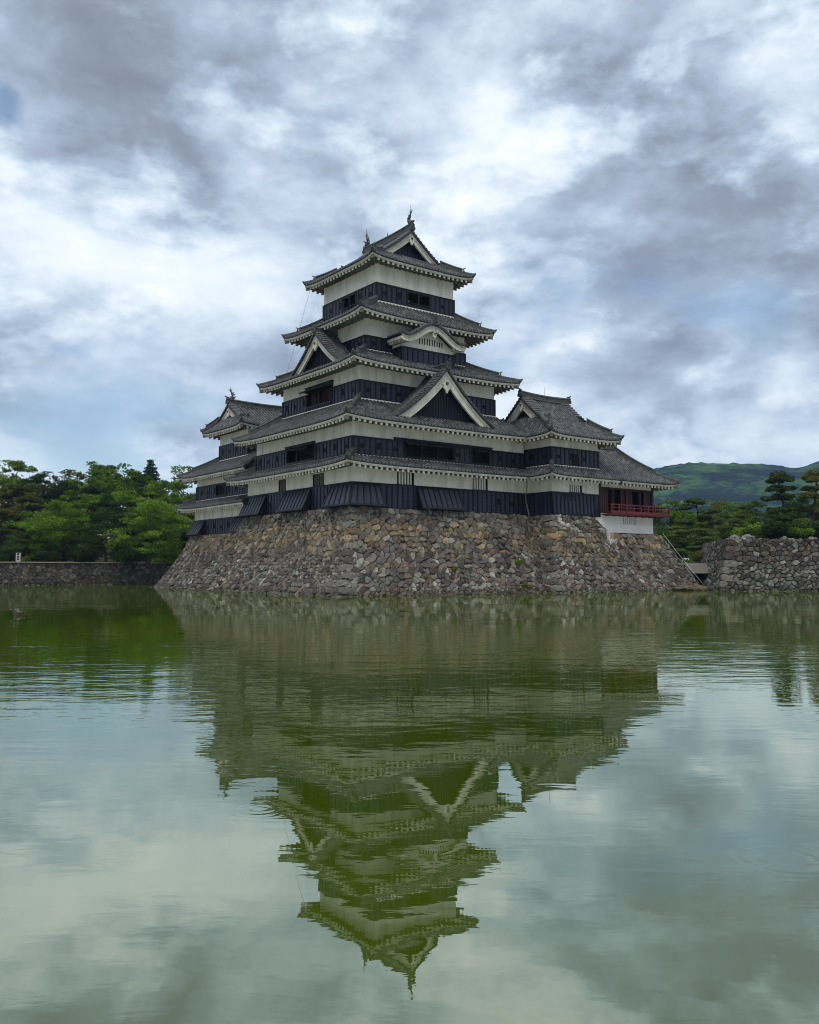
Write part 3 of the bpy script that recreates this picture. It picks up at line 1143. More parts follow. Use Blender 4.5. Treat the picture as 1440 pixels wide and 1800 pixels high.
        mb.add(f + b, [tuple(range(n)), tuple(range(n, 2 * n))[::-1]] + [(i, (i + 1) % n, n + (i + 1) % n, n + i) for i in range(n)], 0)
        o = obj('pendant', mb, ['eave'], root)
        k = MB()
        k.tube([self.M(a - self.front * .02, 0, z0 + .10 * s), self.M(a + self.front * .07, 0, z0 + .10 * s)], [.15 * s, .12 * s], 6, 0)
        obj('boss', k, ['bronze'], root)
        return o

    def slope_ridges(s, root, inset=.62, b1=None):
        for sg in (-1, 1):
            mb = MB()
            h = b1 or s.half
            n = 10
            pts = [Vector(s.M(s.a0 - s.front * inset, sg * lerp(.15, h, j / (n - 1)), s.zf(lerp(.15, h, j / (n - 1))) + .05)) for j in range(n)]
            side = (1, 0, 0) if s.axis == 'X' else (0, 1, 0)
            mb.sweep(pts, [(-.11, 0), (-.11, .11), (-.06, .18), (.06, .18), (.11, .11), (.11, 0)], 0, side=side)
            d = pts[-1] - pts[-2]
            demon_tile(mb, pts[-1] + Vector((0, 0, .02)), Vector((d.x, d.y, 0)), .5)
            obj('descending_ridge', mb, ['ridge'], root)

    def ridge(s, root, w=.44, h=.62, a0=None, a1=None, ends=(True, True), sag=.12):
        mb = MB()
        a0 = s.a0 if a0 is None else a0
        a1 = s.a1 if a1 is None else a1
        n = 13
        pts = []
        for j in range(n):
            f = j / (n - 1)
            pts.append(Vector(s.M(lerp(a0, a1, f), 0, s.zf(0) - .05 + sag * (2 * f - 1) ** 2)))
        side = (0, 1, 0) if s.axis == 'X' else (1, 0, 0)
        q = w / 2
        mb.sweep(pts, [(-q, 0), (-q * .8, h * .2), (-q * .8, h * .72), (-q, h * .74), (-q, h * .8), (-q * .5, h), (q * .5, h), (q, h * .8), (q, h * .74), (q * .8, h * .72), (q * .8, h * .2), (q, 0)], 0, side=side)
        dv = Vector((1, 0, 0)) if s.axis == 'X' else Vector((0, 1, 0))
        sg = 1 if a1 > a0 else -1
        if ends[0]:
            demon_tile(mb, pts[0] + Vector((0, 0, .22)) - dv * sg * .02, -dv * sg, .8)
        if ends[1]:
            demon_tile(mb, pts[-1] + Vector((0, 0, .22)) + dv * sg * .02, dv * sg, .8)
        return obj('main_ridge', mb, ['ridge'], root), pts


def hollow(zr, ze, half, c):
    """height of a hollow roof slope at distance b from the ridge"""
    def f(b):
        t = b / half
        return zr + (ze - zr) * (t + c * t * (1 - t))
    return f


def dolphin(root, p, d, h=1.15, rod=.45):
    """roof-end fish: head down on the ridge, body arched up, tail fanned in the air, lightning rod"""
    p, d = Vector(p), Vector(d).normalized()
    mb = MB()
    up = Vector((0, 0, 1))
    path = [p - d * .16, p + d * .02 + up * .12 * h, p + d * .13 + up * .30 * h, p + d * .13 + up * .50 * h, p + d * .03 + up * .68 * h, p - d * .08 + up * .82 * h]
    mb.tube(path, [.17, .21, .19, .145, .10, .05], 8, 0)
    sdv = Vector((d.y, -d.x, 0))
    tip = path[-1]
    for (a, b) in ((-.34, .20), (-.12, .36), (.16, .34), (.32, .16)):      # tail lobes
        q = tip - d * a * -1.0 * .8 + up * b * h * .9
        vs = [tip - d * .05 - sdv * .035, tip + d * .05 - sdv * .035, q - sdv * .015, tip - d * .05 + sdv * .035, tip + d * .05 + sdv * .035, q + sdv * .015]
        mb.add(vs, [(0, 1, 2), (5, 4, 3), (0, 2, 5, 3), (1, 4, 5, 2), (0, 3, 4, 1)], 0)
    for i in (1, 2, 3, 4):                              # spines along the back
        q = path[i] + d * (.20 if i < 3 else .12)
        vs = [q - up * .07 - sdv * .03, q + up * .09 - sdv * .03, q + d * .17 + up * .10, q - up * .07 + sdv * .03, q + up * .09 + sdv * .03]
        mb.add(vs, [(0, 1, 2), (4, 3, 2), (0, 2, 3), (1, 4, 2), (0, 3, 4, 1)], 0)
    for sg in (-1, 1):                                  # side fins
        q = path[1] + sdv * sg * .18 + up * .03
        vs = [q, q + up * .20, q + sdv * sg * .22 + up * .24 - d * .08, q + d * .05, q + up * .2 + d * .05]
        mb.add(vs, [(0, 1, 2), (4, 3, 2), (0, 2, 3), (1, 4, 2), (0, 3, 4, 1)], 0)
    o = obj('roof_fish', mb, ['bronze'], root)
    r = MB()
    r.tube([tip - up * .1, tip + up * (.30 * h + rod)], [.025, .012], 5)
    obj('lightning_rod', r, ['metal'], o)
    return o


def irimoya(root, axis, c, al, ah, half_eave, ze, zr, gl, gh, bg, below, conc=.3, lift=.26, fronts=(True, True), pitch=.2, skirt_back=.75, ridge_h=.62, eave_sides='SWNE', open_end=None):
    """hip-and-gable roof. al..ah = eave ends along the ridge, gl..gh = gable verges, bg = half width of the gable at its foot"""
    zf = hollow(zr, ze, half_eave, conc)
    tm, em = MB(), MB()
    S = {}
    sides = ('W', 'E') if axis == 'Y' else ('S', 'N')
    t0 = bg / half_eave
    for sd_ in sides:
        sg = -1 if sd_ in 'WS' else 1
        oc = sg * c

        class Lower(Slope):
            def z(s, u, t):
                e0, e1 = s.ends(t)
                un = (u - (e0 + e1) / 2) / ((e1 - e0) / 2)
                q = min(1.15, abs(un)) ** 5
                if (un < 0 and not s.l0) or (un > 0 and not s.l1):
                    q = 0
                return zf(lerp(bg, half_eave, t)) + s.lift * t * t * q
        s = Lower(sd_, (gl, gh, oc + bg, zf(bg)), (al, ah, oc + half_eave, ze), conc, lift)
        S[sd_] = s
        if open_end is not None:
            s.l1 = False
        s.tiles(tm)
        w0, w1, wo_ = FACES[sd_].ends(below)
        if sd_ in eave_sides:
            s.eave(em, wo_, w0, w1, pitch)
    g = Gable(axis, c, gl, gh, bg, zf, -1)
    g.tiles(tm)
    esides = ('S', 'N') if axis == 'Y' else ('W', 'E')
    for k, sd_ in enumerate(esides):
        if (k == 1 and open_end is not None):
            continue
        lo, hi = c - bg, c + bg
        if k == 0:
            A = (lo, hi, -gl, zf(bg))
            B = (c - half_eave, c + half_eave, -al, ze)
        else:
            A = (lo, hi, gh, zf(bg))
            B = (c - half_eave, c + half_eave, ah, ze)

        class End(Slope):
            def z(s, u, t):
                e0, e1 = s.ends(t)
                un = (u - (e0 + e1) / 2) / ((e1 - e0) / 2)
                return zf(lerp(bg, half_eave, t)) + s.lift * t * t * min(1.15, abs(un)) ** 5
        s = End(sd_, A, B, conc, lift)
        S[sd_] = s
        s.tiles(tm)
        slope = (zf(bg) - ze) / (half_eave - bg) * 1.1
        F = FACES[sd_].F
        tm.add([F(lo, A[2], A[3]), F(hi, A[2], A[3]), F(hi, A[2] - skirt_back, A[3] + slope * skirt_back), F(lo, A[2] - skirt_back, A[3] + slope * skirt_back)], [(0, 1, 2, 3)], 0)
        w0, w1, wo_ = FACES[sd_].ends(below)
        if sd_ in eave_sides:
            s.eave(em, wo_, w0, w1, pitch)
    fr = []
    for k, (a0, fv, on) in enumerate(((gl, -1, fronts[0]), (gh, 1, fronts[1]))):
        if on:
            q = Gable(axis, c, a0, lerp(gl, gh, .5), bg, zf, fv)
            q.verge(tm)
            fr.append(q)
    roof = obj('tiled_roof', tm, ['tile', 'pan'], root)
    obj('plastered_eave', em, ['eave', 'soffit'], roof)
    for q in fr:
        q.boards(roof, .58 if axis == 'X' else .46, inset=.08, tail=.02)
        q.panel(roof, .62, zb=zf(bg) + .22)
        q.pendant(roof, .85, .72)
        q.slope_ridges(roof, 1.0)
    rg, pts = g.ridge(roof, h=ridge_h, a0=gl - .05, a1=gh + .05)
    for h in ('SW', 'SE', 'NW', 'NE'):
        s = S.get(h[0]) if axis == 'Y' else S.get(h[0])
        if s is None or (open_end is not None and h[1] == 'E'):
            continue
        end = {'SW': 0, 'SE': 1, 'NW': 0, 'NE': 1}[h]
        hip_ridge(roof, s.corner(end, 7))
        corner_rafter(roof, s, end, below, h, pitch)
    return roof, pts, g


# ------------------------------------------------------------------ the great keep
keep = empty('castle_keep', (8.5, 8.5, 6.3), 'tall black and white five-tiered castle keep rising at the centre behind the near stone corner', 'castle keep')
K1 = (0.0, .95, 17.4, 17.7)
K2 = (0.0, 1.0, 17.2, 16.1)
K3 = (1.63, 2.63, 15.35, 14.43)
K4 = (3.3, 4.3, 13.5, 12.8)
K5 = (4.49, 4.54, 12.49, 12.52)
KB = (5.85, 2.9, 11.1, 4.6)

wall, band = storey(keep, K1, 6.30, 8.12, 9.75, {'S': [(3.96, 5.55, 8.16, 9.12), (11.44, 13.05, 8.16, 9.12)], 'W': [(4.95, 6.6, 8.16, 9.12), (10.86, 12.1, 8.16, 9.12)]}, loop=True, white_base=False)
barred_window(wall, 'S', K1, 3.96, 5.55, 8.16, 9.12, 6)
barred_window(wall, 'S', K1, 11.44, 13.05, 8.16, 9.12, 6)
barred_window(wall, 'W', K1, 4.95, 6.6, 8.16, 9.12, 6, bars='oldwood')
barred_window(wall, 'W', K1, 10.86, 12.1, 8.16, 9.12, 5, bars='oldwood')
stone_drop(keep, 'S', K1, -.0, 2.35, 8.10, 6.36, .88, corner0=True)
stone_drop(keep, 'S', K1, 5.75, 9.9, 8.10, 6.36, .80)
stone_drop(keep, 'W', K1, .95, 3.75, 8.10, 6.36, .88, corner0=True)
stone_drop(keep, 'W', K1, 6.7, 10.95, 8.10, 6.36, .88)
stone_drop(keep, 'W', K1, 14.0, 17.65, 8.10, 6.36, .88)

kr1, S1 = skirt(keep, (0, .97, 17.3, 16.1), 10.13, (-1.45, -.5, 18.6, 19.2), 9.42, K1, 'SWNE', c=.15, lift=.2, limits={'S': (None, 16.3), 'E': (8, None)}, hips=('SW', 'NW'))
wall, band = storey(keep, K2, 10.16, 11.48, 13.05, {'S': [(4.75, 9.4, 10.32, 11.42), (11.45, 13.2, 10.32, 11.42)], 'W': [(6.45, 10.6, 10.32, 11.42)]})


def opening_fit(band, side, rect, u0, u1, z0, z1, posts, awn=None, lattice=None, head=None):
    """what fills a wide opening: posts, an inner lattice, a header board and propped-out shutters"""
    F, _, _ = wall_frame(side, rect)
    mb = MB()
    for p in posts:
        mb.fbox(F, p - .07, p + .07, -.16, .07, z0, z1, 0)
    mb.fbox(F, u0, u1, -.2, .10, z0 - .06, z0 + .05, 0)
    if head:
        mb.fbox(F, head[0], head[1], .0, .135, z1 - .02, head[2], 0)
        mb.fbox(F, head[0] - .06, head[1] + .06, .0, .22, head[2], head[2] + .06, 0)
    obj('opening_frame', mb, ['batten'], band)
    lt = MB()
    lt.add([F(u0, -.55, z0 - .1), F(u1, -.55, z0 - .1), F(u1, -.55, z1 + .1), F(u0, -.55, z1 + .1)], [(0, 1, 2, 3)], 0)
    if lattice:
        n = int((u1 - u0) / .17)
        for k in range(1, n):
            u = u0 + (u1 - u0) * k / n
            lt.fbox(F, u - .035, u + .035, -.34, -.26, z0, z1, 1)
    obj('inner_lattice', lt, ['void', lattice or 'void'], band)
    if awn:
        for (a, b, out, dz) in awn:
            sh = MB()
            zt = z1 + .03
            T = [F(a, .12, zt), F(b, .12, zt), F(b, .12 + out, zt - dz), F(a, .12 + out, zt - dz)]
            n = Vector((out, dz)).normalized()
            U = [F(a, .12 + .06 * n.y, zt + .06 * n.x), F(b, .12 + .06 * n.y, zt + .06 * n.x), F(b, .12 + out + .06 * n.y, zt - dz + .06 * n.x), F(a, .12 + out + .06 * n.y, zt - dz + .06 * n.x)]
            sh.hexa(T + U, 0)
            for q in range(1, 4):
                u = a + (b - a) * q / 4
                P = lambda d, e, s_: F(u + s_, .12 + out * d + e * n.y, zt - dz * d + e * n.x)
                sh.hexa([P(.04, .06, -.03), P(.04, .06, .03), P(.96, .06, .03), P(.96, .06, -.03), P(.04, .10, -.03), P(.04, .10, .03), P(.96, .10, .03), P(.96, .10, -.03)], 1)
            for u in (a + .12, b - .12):
                sh.tube([F(u, .10, z0 + .25), F(u, .12 + out * .9, zt - dz * .9)], .022, 5, 1)
            obj('propped_shutter', sh, ['batten', 'batten'], band)


opening_fit(band, 'S', K2, 4.75, 9.4, 10.32, 11.42, (6.3, 7.85), [(4.6, 6.25, .62, .30), (6.3, 7.85, .62, .30), (7.9, 9.5, .62, .30)], None, (3.7, 13.5, 11.62))
opening_fit(band, 'S', K2, 11.45, 13.2, 10.32, 11.42, (), [(11.4, 13.2, .62, .34)])
opening_fit(band, 'W', K2, 6.45, 10.6, 10.32, 11.42, (9.1,), [(6.35, 8.3, .75, .42), (8.4, 10.6, .55, .26)], None, (6.3, 10.8, 11.62))

kr2, S2 = skirt(keep, (1.63, 2.63, 15.35, 14.43), 14.66, (-1.5, -.5, 18.6, 17.6), 12.68, K2, 'SWNE', c=.24, lift=.24, limits={'S': (None, 16.3), 'E': (8, None)}, hips=('SW', 'NW'))
wall, band = storey(keep, K3, 14.72, 16.11, 17.75, {'W': [(6.45, 10.3, 15.02, 16.25)]}, step=.49)
opening_fit(band, 'W', K3, 6.45, 10.3, 15.02, 16.25, (8.4,), [(6.3, 8.3, .70, .12), (8.45, 10.4, .70, .12)], 'redwood', (6.3, 10.45, 16.62))
# balustrade under that opening
F, _, _ = wall_frame('W', K3)
bl = MB()
bl.fbox(F, 6.45, 10.3, .10, .16, 15.02, 15.08)
for k in range(14):
    u = 6.55 + k * .28
    bl.fbox(F, u, u + .08, .10, .155, 14.86, 15.02)
obj('sill_rail', bl, ['batten'], band)

kr3, S3 = skirt(keep, K4, 19.0, (.05, 1.03, 16.93, 16.03), 17.34, K3, 'SWNE', c=.22, lift=.24)
storey(keep, K4, 19.06, 20.15, 22.0, {}, step=.5)
kr4, S4 = skirt(keep, K5, 23.17, (1.66, 2.47, 15.32, 14.59), 21.62, K4, 'SWNE', c=.22, lift=.26)
wall, band = storey(keep, K5, 23.22, 24.68, 26.75, {'S': [(7.62, 8.62, 23.62, 24.50), (8.80, 9.80, 23.62, 24.50)], 'W': [(7.45, 8.25, 23.62, 24.50), (8.42, 9.22, 23.62, 24.50)]}, step=.5)
for sd_, a, b in (('S', 7.62, 8.62), ('S', 8.8, 9.8), ('W', 7.45, 8.25), ('W', 8.42, 9.22)):
    F, _, _ = wall_frame(sd_, K5)
    mb = MB()
    mb.add([F(a, -.9, 23.5), F(b, -.9, 23.5), F(b, -.9, 24.6), F(a, -.9, 24.6)], [(0, 1, 2, 3)], 0)
    obj('dark_interior', mb, ['void'], band)
    mb = MB()
    mb.fbox(F, a, b, -.1, -.04, 23.62, 23.72, 0)
    obj('window_sill', mb, ['batten'], band)
kr5, rpts, g5 = irimoya(keep, 'Y', 8.49, 3.28, 13.78, 5.25, 26.42, 30.0, 5.15, 12.0, 3.05, K5, conc=.32, lift=.26, ridge_h=.66)
dolphin(keep, (8.49, 5.35, 30.72), (0, 1, 0), 1.05, .45)
dolphin(keep, (8.49, 11.8, 30.72), (0, -1, 0), 1.05, .45)
orn = MB()
for y in (8.6,):
    orn.tube([(8.49, y, 30.5), (8.49, y, 30.95)], [.07, .02], 6)
obj('ridge_spike', orn, ['bronze'], kr5)

# big gable on the south side of the second roof
sg = Gable('Y', 8.3, .32, 3.6, 4.85, hollow(17.42, 13.22, 4.85, .34), -1)
tm = MB()
sg.tiles(tm)
sg.verge(tm, 16)
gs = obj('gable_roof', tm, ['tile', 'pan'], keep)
sg.boards(gs, .60, inset=.10, taper=1.0)
sg.panel(gs, .62, zb=13.3, batten=.16)
sg.pendant(gs, 1.15, 1.28, .03)
sg.slope_ridges(gs, .85)
sg.ridge(gs, .44, .50, a0=.25, a1=2.7, ends=(True, False), sag=0)
# gable on the west side of the third roof
wg = Gable('X', 8.53, 1.25, 3.6, 4.25, hollow(20.95, 17.72, 4.25, .32), -1)
tm = MB()
wg.tiles(tm)
wg.verge(tm, 16)
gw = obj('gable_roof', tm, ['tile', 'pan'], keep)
wg.boards(gw, .46, inset=.10)
wg.panel(gw, .58, zb=17.9, batten=.22)
wg.pendant(gw, .95, .98, .03)
wg.slope_ridges(gw, .85)
wg.ridge(gw, .42, .46, a0=1.2, a1=3.5, ends=(True, False), sag=0)

# bay with the undulating gable on the south side of the fourth storey
storey(keep, KB, 18.0, 19.36, 19.62, {}, band_sides='SWE', step=.52, loop=False, white_base=False)


def bell(b):
    u = min(abs(b) / 2.95, 1)
    return 20.10 + 1.22 * (1 + math.cos(math.pi * u)) / 2 + (.10 * max(0, abs(b) - 2.6) / .5)


kg = Gable('Y', 8.49, 2.05, 4.5, 3.2, bell, -1)
tm = MB()
kg.tiles(tm, 15)
kg.verge(tm, 20)
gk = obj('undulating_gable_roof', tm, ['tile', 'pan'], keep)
kg.boards(gk, .44, inset=.06)
kg.ridge(gk, .36, .30, a0=2.0, a1=3.4, ends=(True, False), sag=0)
tp = MB()
n = 24
top = [(8.49 + 2.62 * i / n, 2.9, max(19.62, bell(2.62 * i / n) - .30)) for i in range(-n, n + 1)]
bars = [(7.55 + .255 * k, 7.55 + .255 * k + .11) for k in range(10)]
tp.grid([[(x, y, 19.62) for x, y, z in top], top], 0)
for a, b in bars:
    tp.add([(a, 2.893, 19.82), (b, 2.893, 19.82), (b, 2.893, 20.36 if 8.0 < a < 9.3 else 20.26), (a, 2.893, 20.36 if 8.0 < a < 9.3 else 20.26)], [(0, 1, 2, 3)], 1)
obj('plaster_tympanum', tp, ['plaster', 'void'], gk)
kg.pendant(gk, .62, .78, .0)
for sg_ in (-1, 1):
    ke = MB()
    x = 8.49 + sg_ * 3.15
    a, b = sorted((x - sg_ * .02, x - sg_ * .12))
    ke.box(a, 2.12, 19.80, b, 4.3, 20.04)
    for k in range(5):
        y = 2.3 + k * .42
        a, b = sorted((x - sg_ * .10, x - sg_ * .75))
        ke.box(a, y, 19.66, b, y + .17, 19.82)
    a, b = sorted((x - sg_ * .06, 8.49 + sg_ * 2.64))
    ke.box(a, 2.2, 19.84, b, 4.3, 19.90)
    obj('plastered_eave', ke, ['eave'], gk)

cab = MB()
cab.tube([(3.55, 13.4, 26.05), (2.6, 13.1, 23.2), (1.0, 12.67, 18.35)], .012, 5)
obj('lightning_cable', cab, ['metal'], keep)

# ------------------------------------------------------------------ south-east turret joined to the keep
tat = empty('corner_turret', (20.3, 1.5, 6.2), 'two-storey black and white turret right of the keep, its small gable facing left', 'turret')
T1 = (17.5, -1.9, 23.2, 4.9)
wall, band = storey(tat, T1, 6.22, 8.12, 9.75, {'S': [(19.6, 21.1, 8.2, 8.80)]}, step=.5, white_base=False, loop=False)
barred_window(wall, 'S', T1, 19.6, 21.1, 8.2, 8.80, 6)
stone_drop(tat, 'S', T1, 17.5, 22.55, 8.06, 6.26, .16, step=.46)
tr1, TS1 = skirt(tat, (17.5, -1.9, 23.2, 4.9), 10.32, (16.1, -3.3, 24.6, 6.3), 9.42, T1, 'SW', c=.12, lift=.18, hips=('SW',), limits={'W': (None, -.75), 'S': (None, 24.45)}, nolift={'W': (True, False), 'S': (True, False)})
T2 = (17.5, -1.9, 23.15, 4.9)
wall, band = storey(tat, T2, 10.36, 11.82, 13.1, {'S': []}, step=.5)
win = MB()
F, _, _ = wall_frame('S', T2)
n = 12
arch = []
for i in range(n + 1):
    a = math.pi * i / n
    arch.append((20.33 - .36 * math.cos(a), 11.0 + .40 * math.sin(a) ** .8))
outl = [(19.9, 10.46)] + [(19.94, 10.9)] + arch + [(20.72, 10.9), (20.76, 10.46)]
win.add([F(x, .115, z) for x, z in outl] + [F(x, .05, z) for x, z in outl], [tuple(range(len(outl)))] + [(i, i + 1, len(outl) + i + 1, len(outl) + i) for i in range(len(outl) - 1)], 0)
for k in range(6):
    x = 20.02 + k * .12
    win.fbox(F, x, x + .05, .115, .15, 10.48, 11.0, 1)
obj('bell_shaped_window', win, ['void', 'batten'], band)
tr2, _, _ = irimoya(tat, 'X', 1.5, 16.1, 24.7, 4.8, 12.72, 16.4, 17.45, 23.2, 2.2, T2, conc=.3, lift=.24, fronts=(True, True), ridge_h=.55)
sp = MB()
sp.tube([(20.3, 1.5, 16.8), (20.3, 1.5, 17.65)], [.018, .012], 5)
obj('lightning_rod', sp, ['metal'], tr2)
# downpipe and stain in the inner corner
dp = MB()
dp.tube([(17.15, .80, 8.1), (17.2, .78, 7.4), (17.3, .55, 6.3)], .07, 7)
obj('rain_pipe', dp, ['oldwood'], tat)

# ------------------------------------------------------------------ moon-viewing pavilion with the red balcony
tsu = empty('moon_viewing_turret', (27, 1.3, 4.9), 'low open pavilion at the right end with vermilion balcony over a white plastered base', 'pavilion')
lw = MB()
LR = (22.2, -1.86, 30.5, 4.5)
F, u0, u1 = wall_frame('S', LR)
hb = [(26.35, 28.15, 5.72, 6.36)]
holed(lw, F, u0, u1, 4.95, 6.62, 0, hb, .3)
for s in 'EN':
    Fq, a, b = wall_frame(s, LR)
    holed(lw, Fq, a, b, 4.95, 6.62, 0, [], .3)
base_wall = obj('plaster_base_wall', lw, ['plaster_new'], tsu)
wd = MB()
for k in range(7):
    u = 26.35 + .13 + k * .257
    wd.fbox(F, u - .065 + .12, u + .065 + .12, -.16, -.02, 5.72, 6.36, 0) if k < 6 else None
wd.add([F(26.35, -.28, 5.72), F(28.15, -.28, 5.72), F(28.15, -.28, 6.36), F(26.35, -.28, 6.36)], [(0, 1, 2, 3)], 1)
obj('barred_window', wd, ['plaster_new', 'void'], base_wall)
sill = MB()
sill.box(23.2, -1.98, 4.80, 30.62, 4.6, 4.945)
obj('ground_beam', sill, ['batten'], tsu)
# body: upper plaster band, timber posts, sliding panels
PB = (23.25, -1.88, 30.5, 4.5)
up = MB()
for s in 'SE':
    Fq, a, b = wall_frame(s, PB)
    up.fbox(Fq, a, b, -.12, 0, 8.86, 9.6)
obj('plaster_band', up, ['plaster'], tsu)
rd = MB()
for s in 'SE':
    Fq, a, b = wall_frame(s, PB)
    rd.fbox(Fq, a + .2, b - .2, -.16, .045, 8.70, 8.86)
    rd.fbox(Fq, a + .2, b - .2, -.10, .04, 6.62, 6.80)
    m = 4 if s == 'S' else 3
    for k in range(1, m):
        u = a + (b - a) * k / m
        rd.fbox(Fq, u - .08, u + .08, -.16, .03, 6.8, 8.70)
for (x, y) in ((23.36, -1.86), (30.42, -1.86), (30.42, 4.4)):
    rd.box(x - .12, y - .08, 6.6, x + .12, y + .12, 9.5)
obj('timber_frame', rd, ['redwood'], tsu)
for k, (a, b, dep) in enumerate(((23.55, 24.55, .10), (26.25, 27.15, .14), (27.2, 27.9, .20), (29.35, 30.25, .10))):
    pn = MB()
    Fq, _, _ = wall_frame('S', PB)
    pn.fbox(Fq, a, b, -dep - .05, -dep, 6.8, 8.7, 0)
    for q in range(1, 4):
        u = a + (b - a) * q / 4
        pn.fbox(Fq, u - .02, u + .02, -dep, -dep + .025, 6.8, 8.7, 0)
    obj('sliding_panel', pn, ['redwood'], tsu)
core = MB()
core.box(23.5, 1.6, 6.7, 30.0, 1.7, 9.3)
core.box(30.30, -1.7, 6.7, 30.38, 4.4, 9.3)
core.box(23.3, -1.7, 9.32, 30.4, 4.4, 9.4)
core.box(23.3, -1.8, 6.63, 30.4, 4.4, 6.69)
obj('dark_interior', core, ['void'], tsu)
# balcony
bf = MB()
bf.box(23.5, -2.95, 6.44, 31.5, -1.90, 6.52)
bf.box(30.52, -1.90, 6.44, 31.5, 4.9, 6.52)
bf.box(23.5, -3.0, 6.52, 31.56, -2.90, 6.60)
for k in range(8):
    x = 23.9 + k * .98
    bf.box(x, -2.90, 6.36, x + .14, -1.9, 6.44)
for k in range(6):
    y = -1.5 + k * 1.1
    bf.box(30.52, y, 6.36, 31.45, y + .14, 6.44)
obj('balcony_floor', bf, ['vermilion'], tsu)
br = MB()
for z0, z1, w_ in ((7.27, 7.36, .06), (7.02, 7.08, .045), (6.72, 6.78, .045)):
    br.box(23.5, -2.93 - w_ / 2, z0, 31.62, -2.93 + w_ / 2, z1)
    br.box(31.44 - w_ / 2, -2.86, z0 + .002, 31.44 + w_ / 2, 4.8, z1 - .002)
br.box(23.5, -2.96, 6.60, 31.56, -2.91, 6.78)
br.box(31.42, -2.9, 6.52, 31.47, 4.8, 6.78)
obj('balcony_rail', br, ['vermilion'], tsu)
for k in range(9):
    x = 23.6 + k * .975
    p = MB()
    p.box(x - .05, -2.985, 6.604, x + .05, -2.875, 7.268)
    obj('balcony_post', p, ['vermilion'], tsu)
for k in range(1, 6):
    p = MB()
    y = -2.9 + k * 1.3
    p.box(31.385, y - .05, 6.604, 31.495, y + .05, 7.27)
    obj('balcony_post', p, ['vermilion'], tsu)
tm, em = MB(), MB()
sS = Slope('S', (20.1, 29.0, -1.3, 12.8), (24.7, 32.45, 3.3, 9.42), .42, .2, lift0=False)
sS.tiles(tm, 9)
sS.eave(em, 1.9, 23.2, 30.5, .2)
sE = Slope('E', (1.25, 1.35, 29.0, 12.8), (-3.3, 5.9, 32.45, 9.42), .42, .2)
sE.tiles(tm)
sE.eave(em, 30.5, -1.9, 4.5, .2)
sN = Slope('N', (23.3, 29.0, 1.3, 12.8), (23.3, 32.45, 5.9, 9.42), .42, .2, lift0=False)
sN.tiles(tm)
# closing face on the turret side
a = [sS.P(sS.ends(t)[0], t) for t in [i / 8 for i in range(9)]]
tm.grid([a, [(p[0], p[1], p[2] - 1.3 * (1 - i / 8) - .02) for i, p in enumerate(a)]], 0)
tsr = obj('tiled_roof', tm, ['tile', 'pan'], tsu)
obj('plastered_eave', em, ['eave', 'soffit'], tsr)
hip_ridge(tsr, sS.corner(1))
hip_ridge(tsr, sE.corner(1))
corner_rafter(tsr, sS, 1, PB, 'SE', .2)
mr = MB()
mr.sweep([(23.3, 1.3, 12.75), (26, 1.3, 12.72), (29.1, 1.3, 12.82)], [(-.2, 0), (-.17, .35), (-.21, .38), (-.1, .52), (.1, .52), (.21, .38), (.17, .35), (.2, 0)], 0, side=(0, 1, 0))
demon_tile(mr, (29.12, 1.3, 13.0), (1, 0, 0), .9)
obj('main_ridge', mr, ['ridge'], tsr)

# ------------------------------------------------------------------ small north-west keep
ino = empty('small_keep', (4.8, 24, 5.1), 'smaller three-tiered black and white keep behind the left side of the main keep', 'castle keep')
I1 = (.6, 17.4, 9.5, 30.5)
I2 = (.6, 17.4, 9.5, 30.0)
I3 = (1.6, 21.0, 8.5, 27.0)
storey(ino, I1, 5.08, 6.55, 7.95, {}, step=.5, white_base=False)
stone_drop(ino, 'W', I1, 27.8, 30.45, 6.50, 5.12, .85)
stone_drop(ino, 'W', I1, 18.2, 21.2, 6.50, 5.12, .85)
skirt(ino, I2, 8.45, (-.7, 17.4, 10.8, 31.9), 7.72, I1, 'WN', c=.15, lift=.2, hips=('NW',), nolift={'W': (False, True)})
storey(ino, I2, 8.5, 9.85, 11.2, {'W': [(23.2, 25.4, 8.75, 9.72)]}, step=.5)
F, _, _ = wall_frame('W', I2)
mb = MB()
mb.add([F(23.2, -.5, 8.7), F(25.4, -.5, 8.7), F(25.4, -.5, 9.8), F(23.2, -.5, 9.8)], [(0, 1, 2, 3)], 0)
for k in range(1, 9):
    u = 23.2 + 2.2 * k / 9
    mb.fbox(F, u - .05, u + .05, -.2, -.08, 8.75, 9.72, 1)
obj('barred_window', mb, ['void', 'batten'], ino)
ir2, IS2 = skirt(ino, (1.6, 17.0, 8.5, 27.0), 12.25, (-.8, 17.0, 10.3, 31.5), 10.72, I2, 'WN', c=.2, lift=.22, hips=('NW',), nolift={'W': (False, True)})
storey(ino, I3, 12.3, 13.7, 15.1, {}, step=.5)
irimoya(ino, 'X', 24.0, .25, 9.8, 4.3, 14.93, 17.3, 1.0, 8.6, 2.1, I3, conc=.3, lift=.24, ridge_h=.55)
dolphin(ino, (1.3, 24, 17.82), (1, 0, 0), .95, .3)
dolphin(ino, (8.4, 24, 17.82), (-1, 0, 0), .95, .3)
link = empty('connecting_turret', (3.5, 19.2, 8), 'short grey tiled connecting roof between main keep and small keep', 'turret')
wm, we = MB(), MB()
sW = Slope('W', (16.9, 21.0, -4.2, 13.3), (16.9, 21.0, -1.55, 12.33), .05, 0)
sW.tiles(wm, 4, caps=False)
wr = obj('tiled_roof', wm, ['tile', 'pan'], link)
we.box(2.0, 17.0, 8.0, 8.0, 20.95, 12.2)
obj('plaster_wall', we, ['plaster'], link)
we = MB()
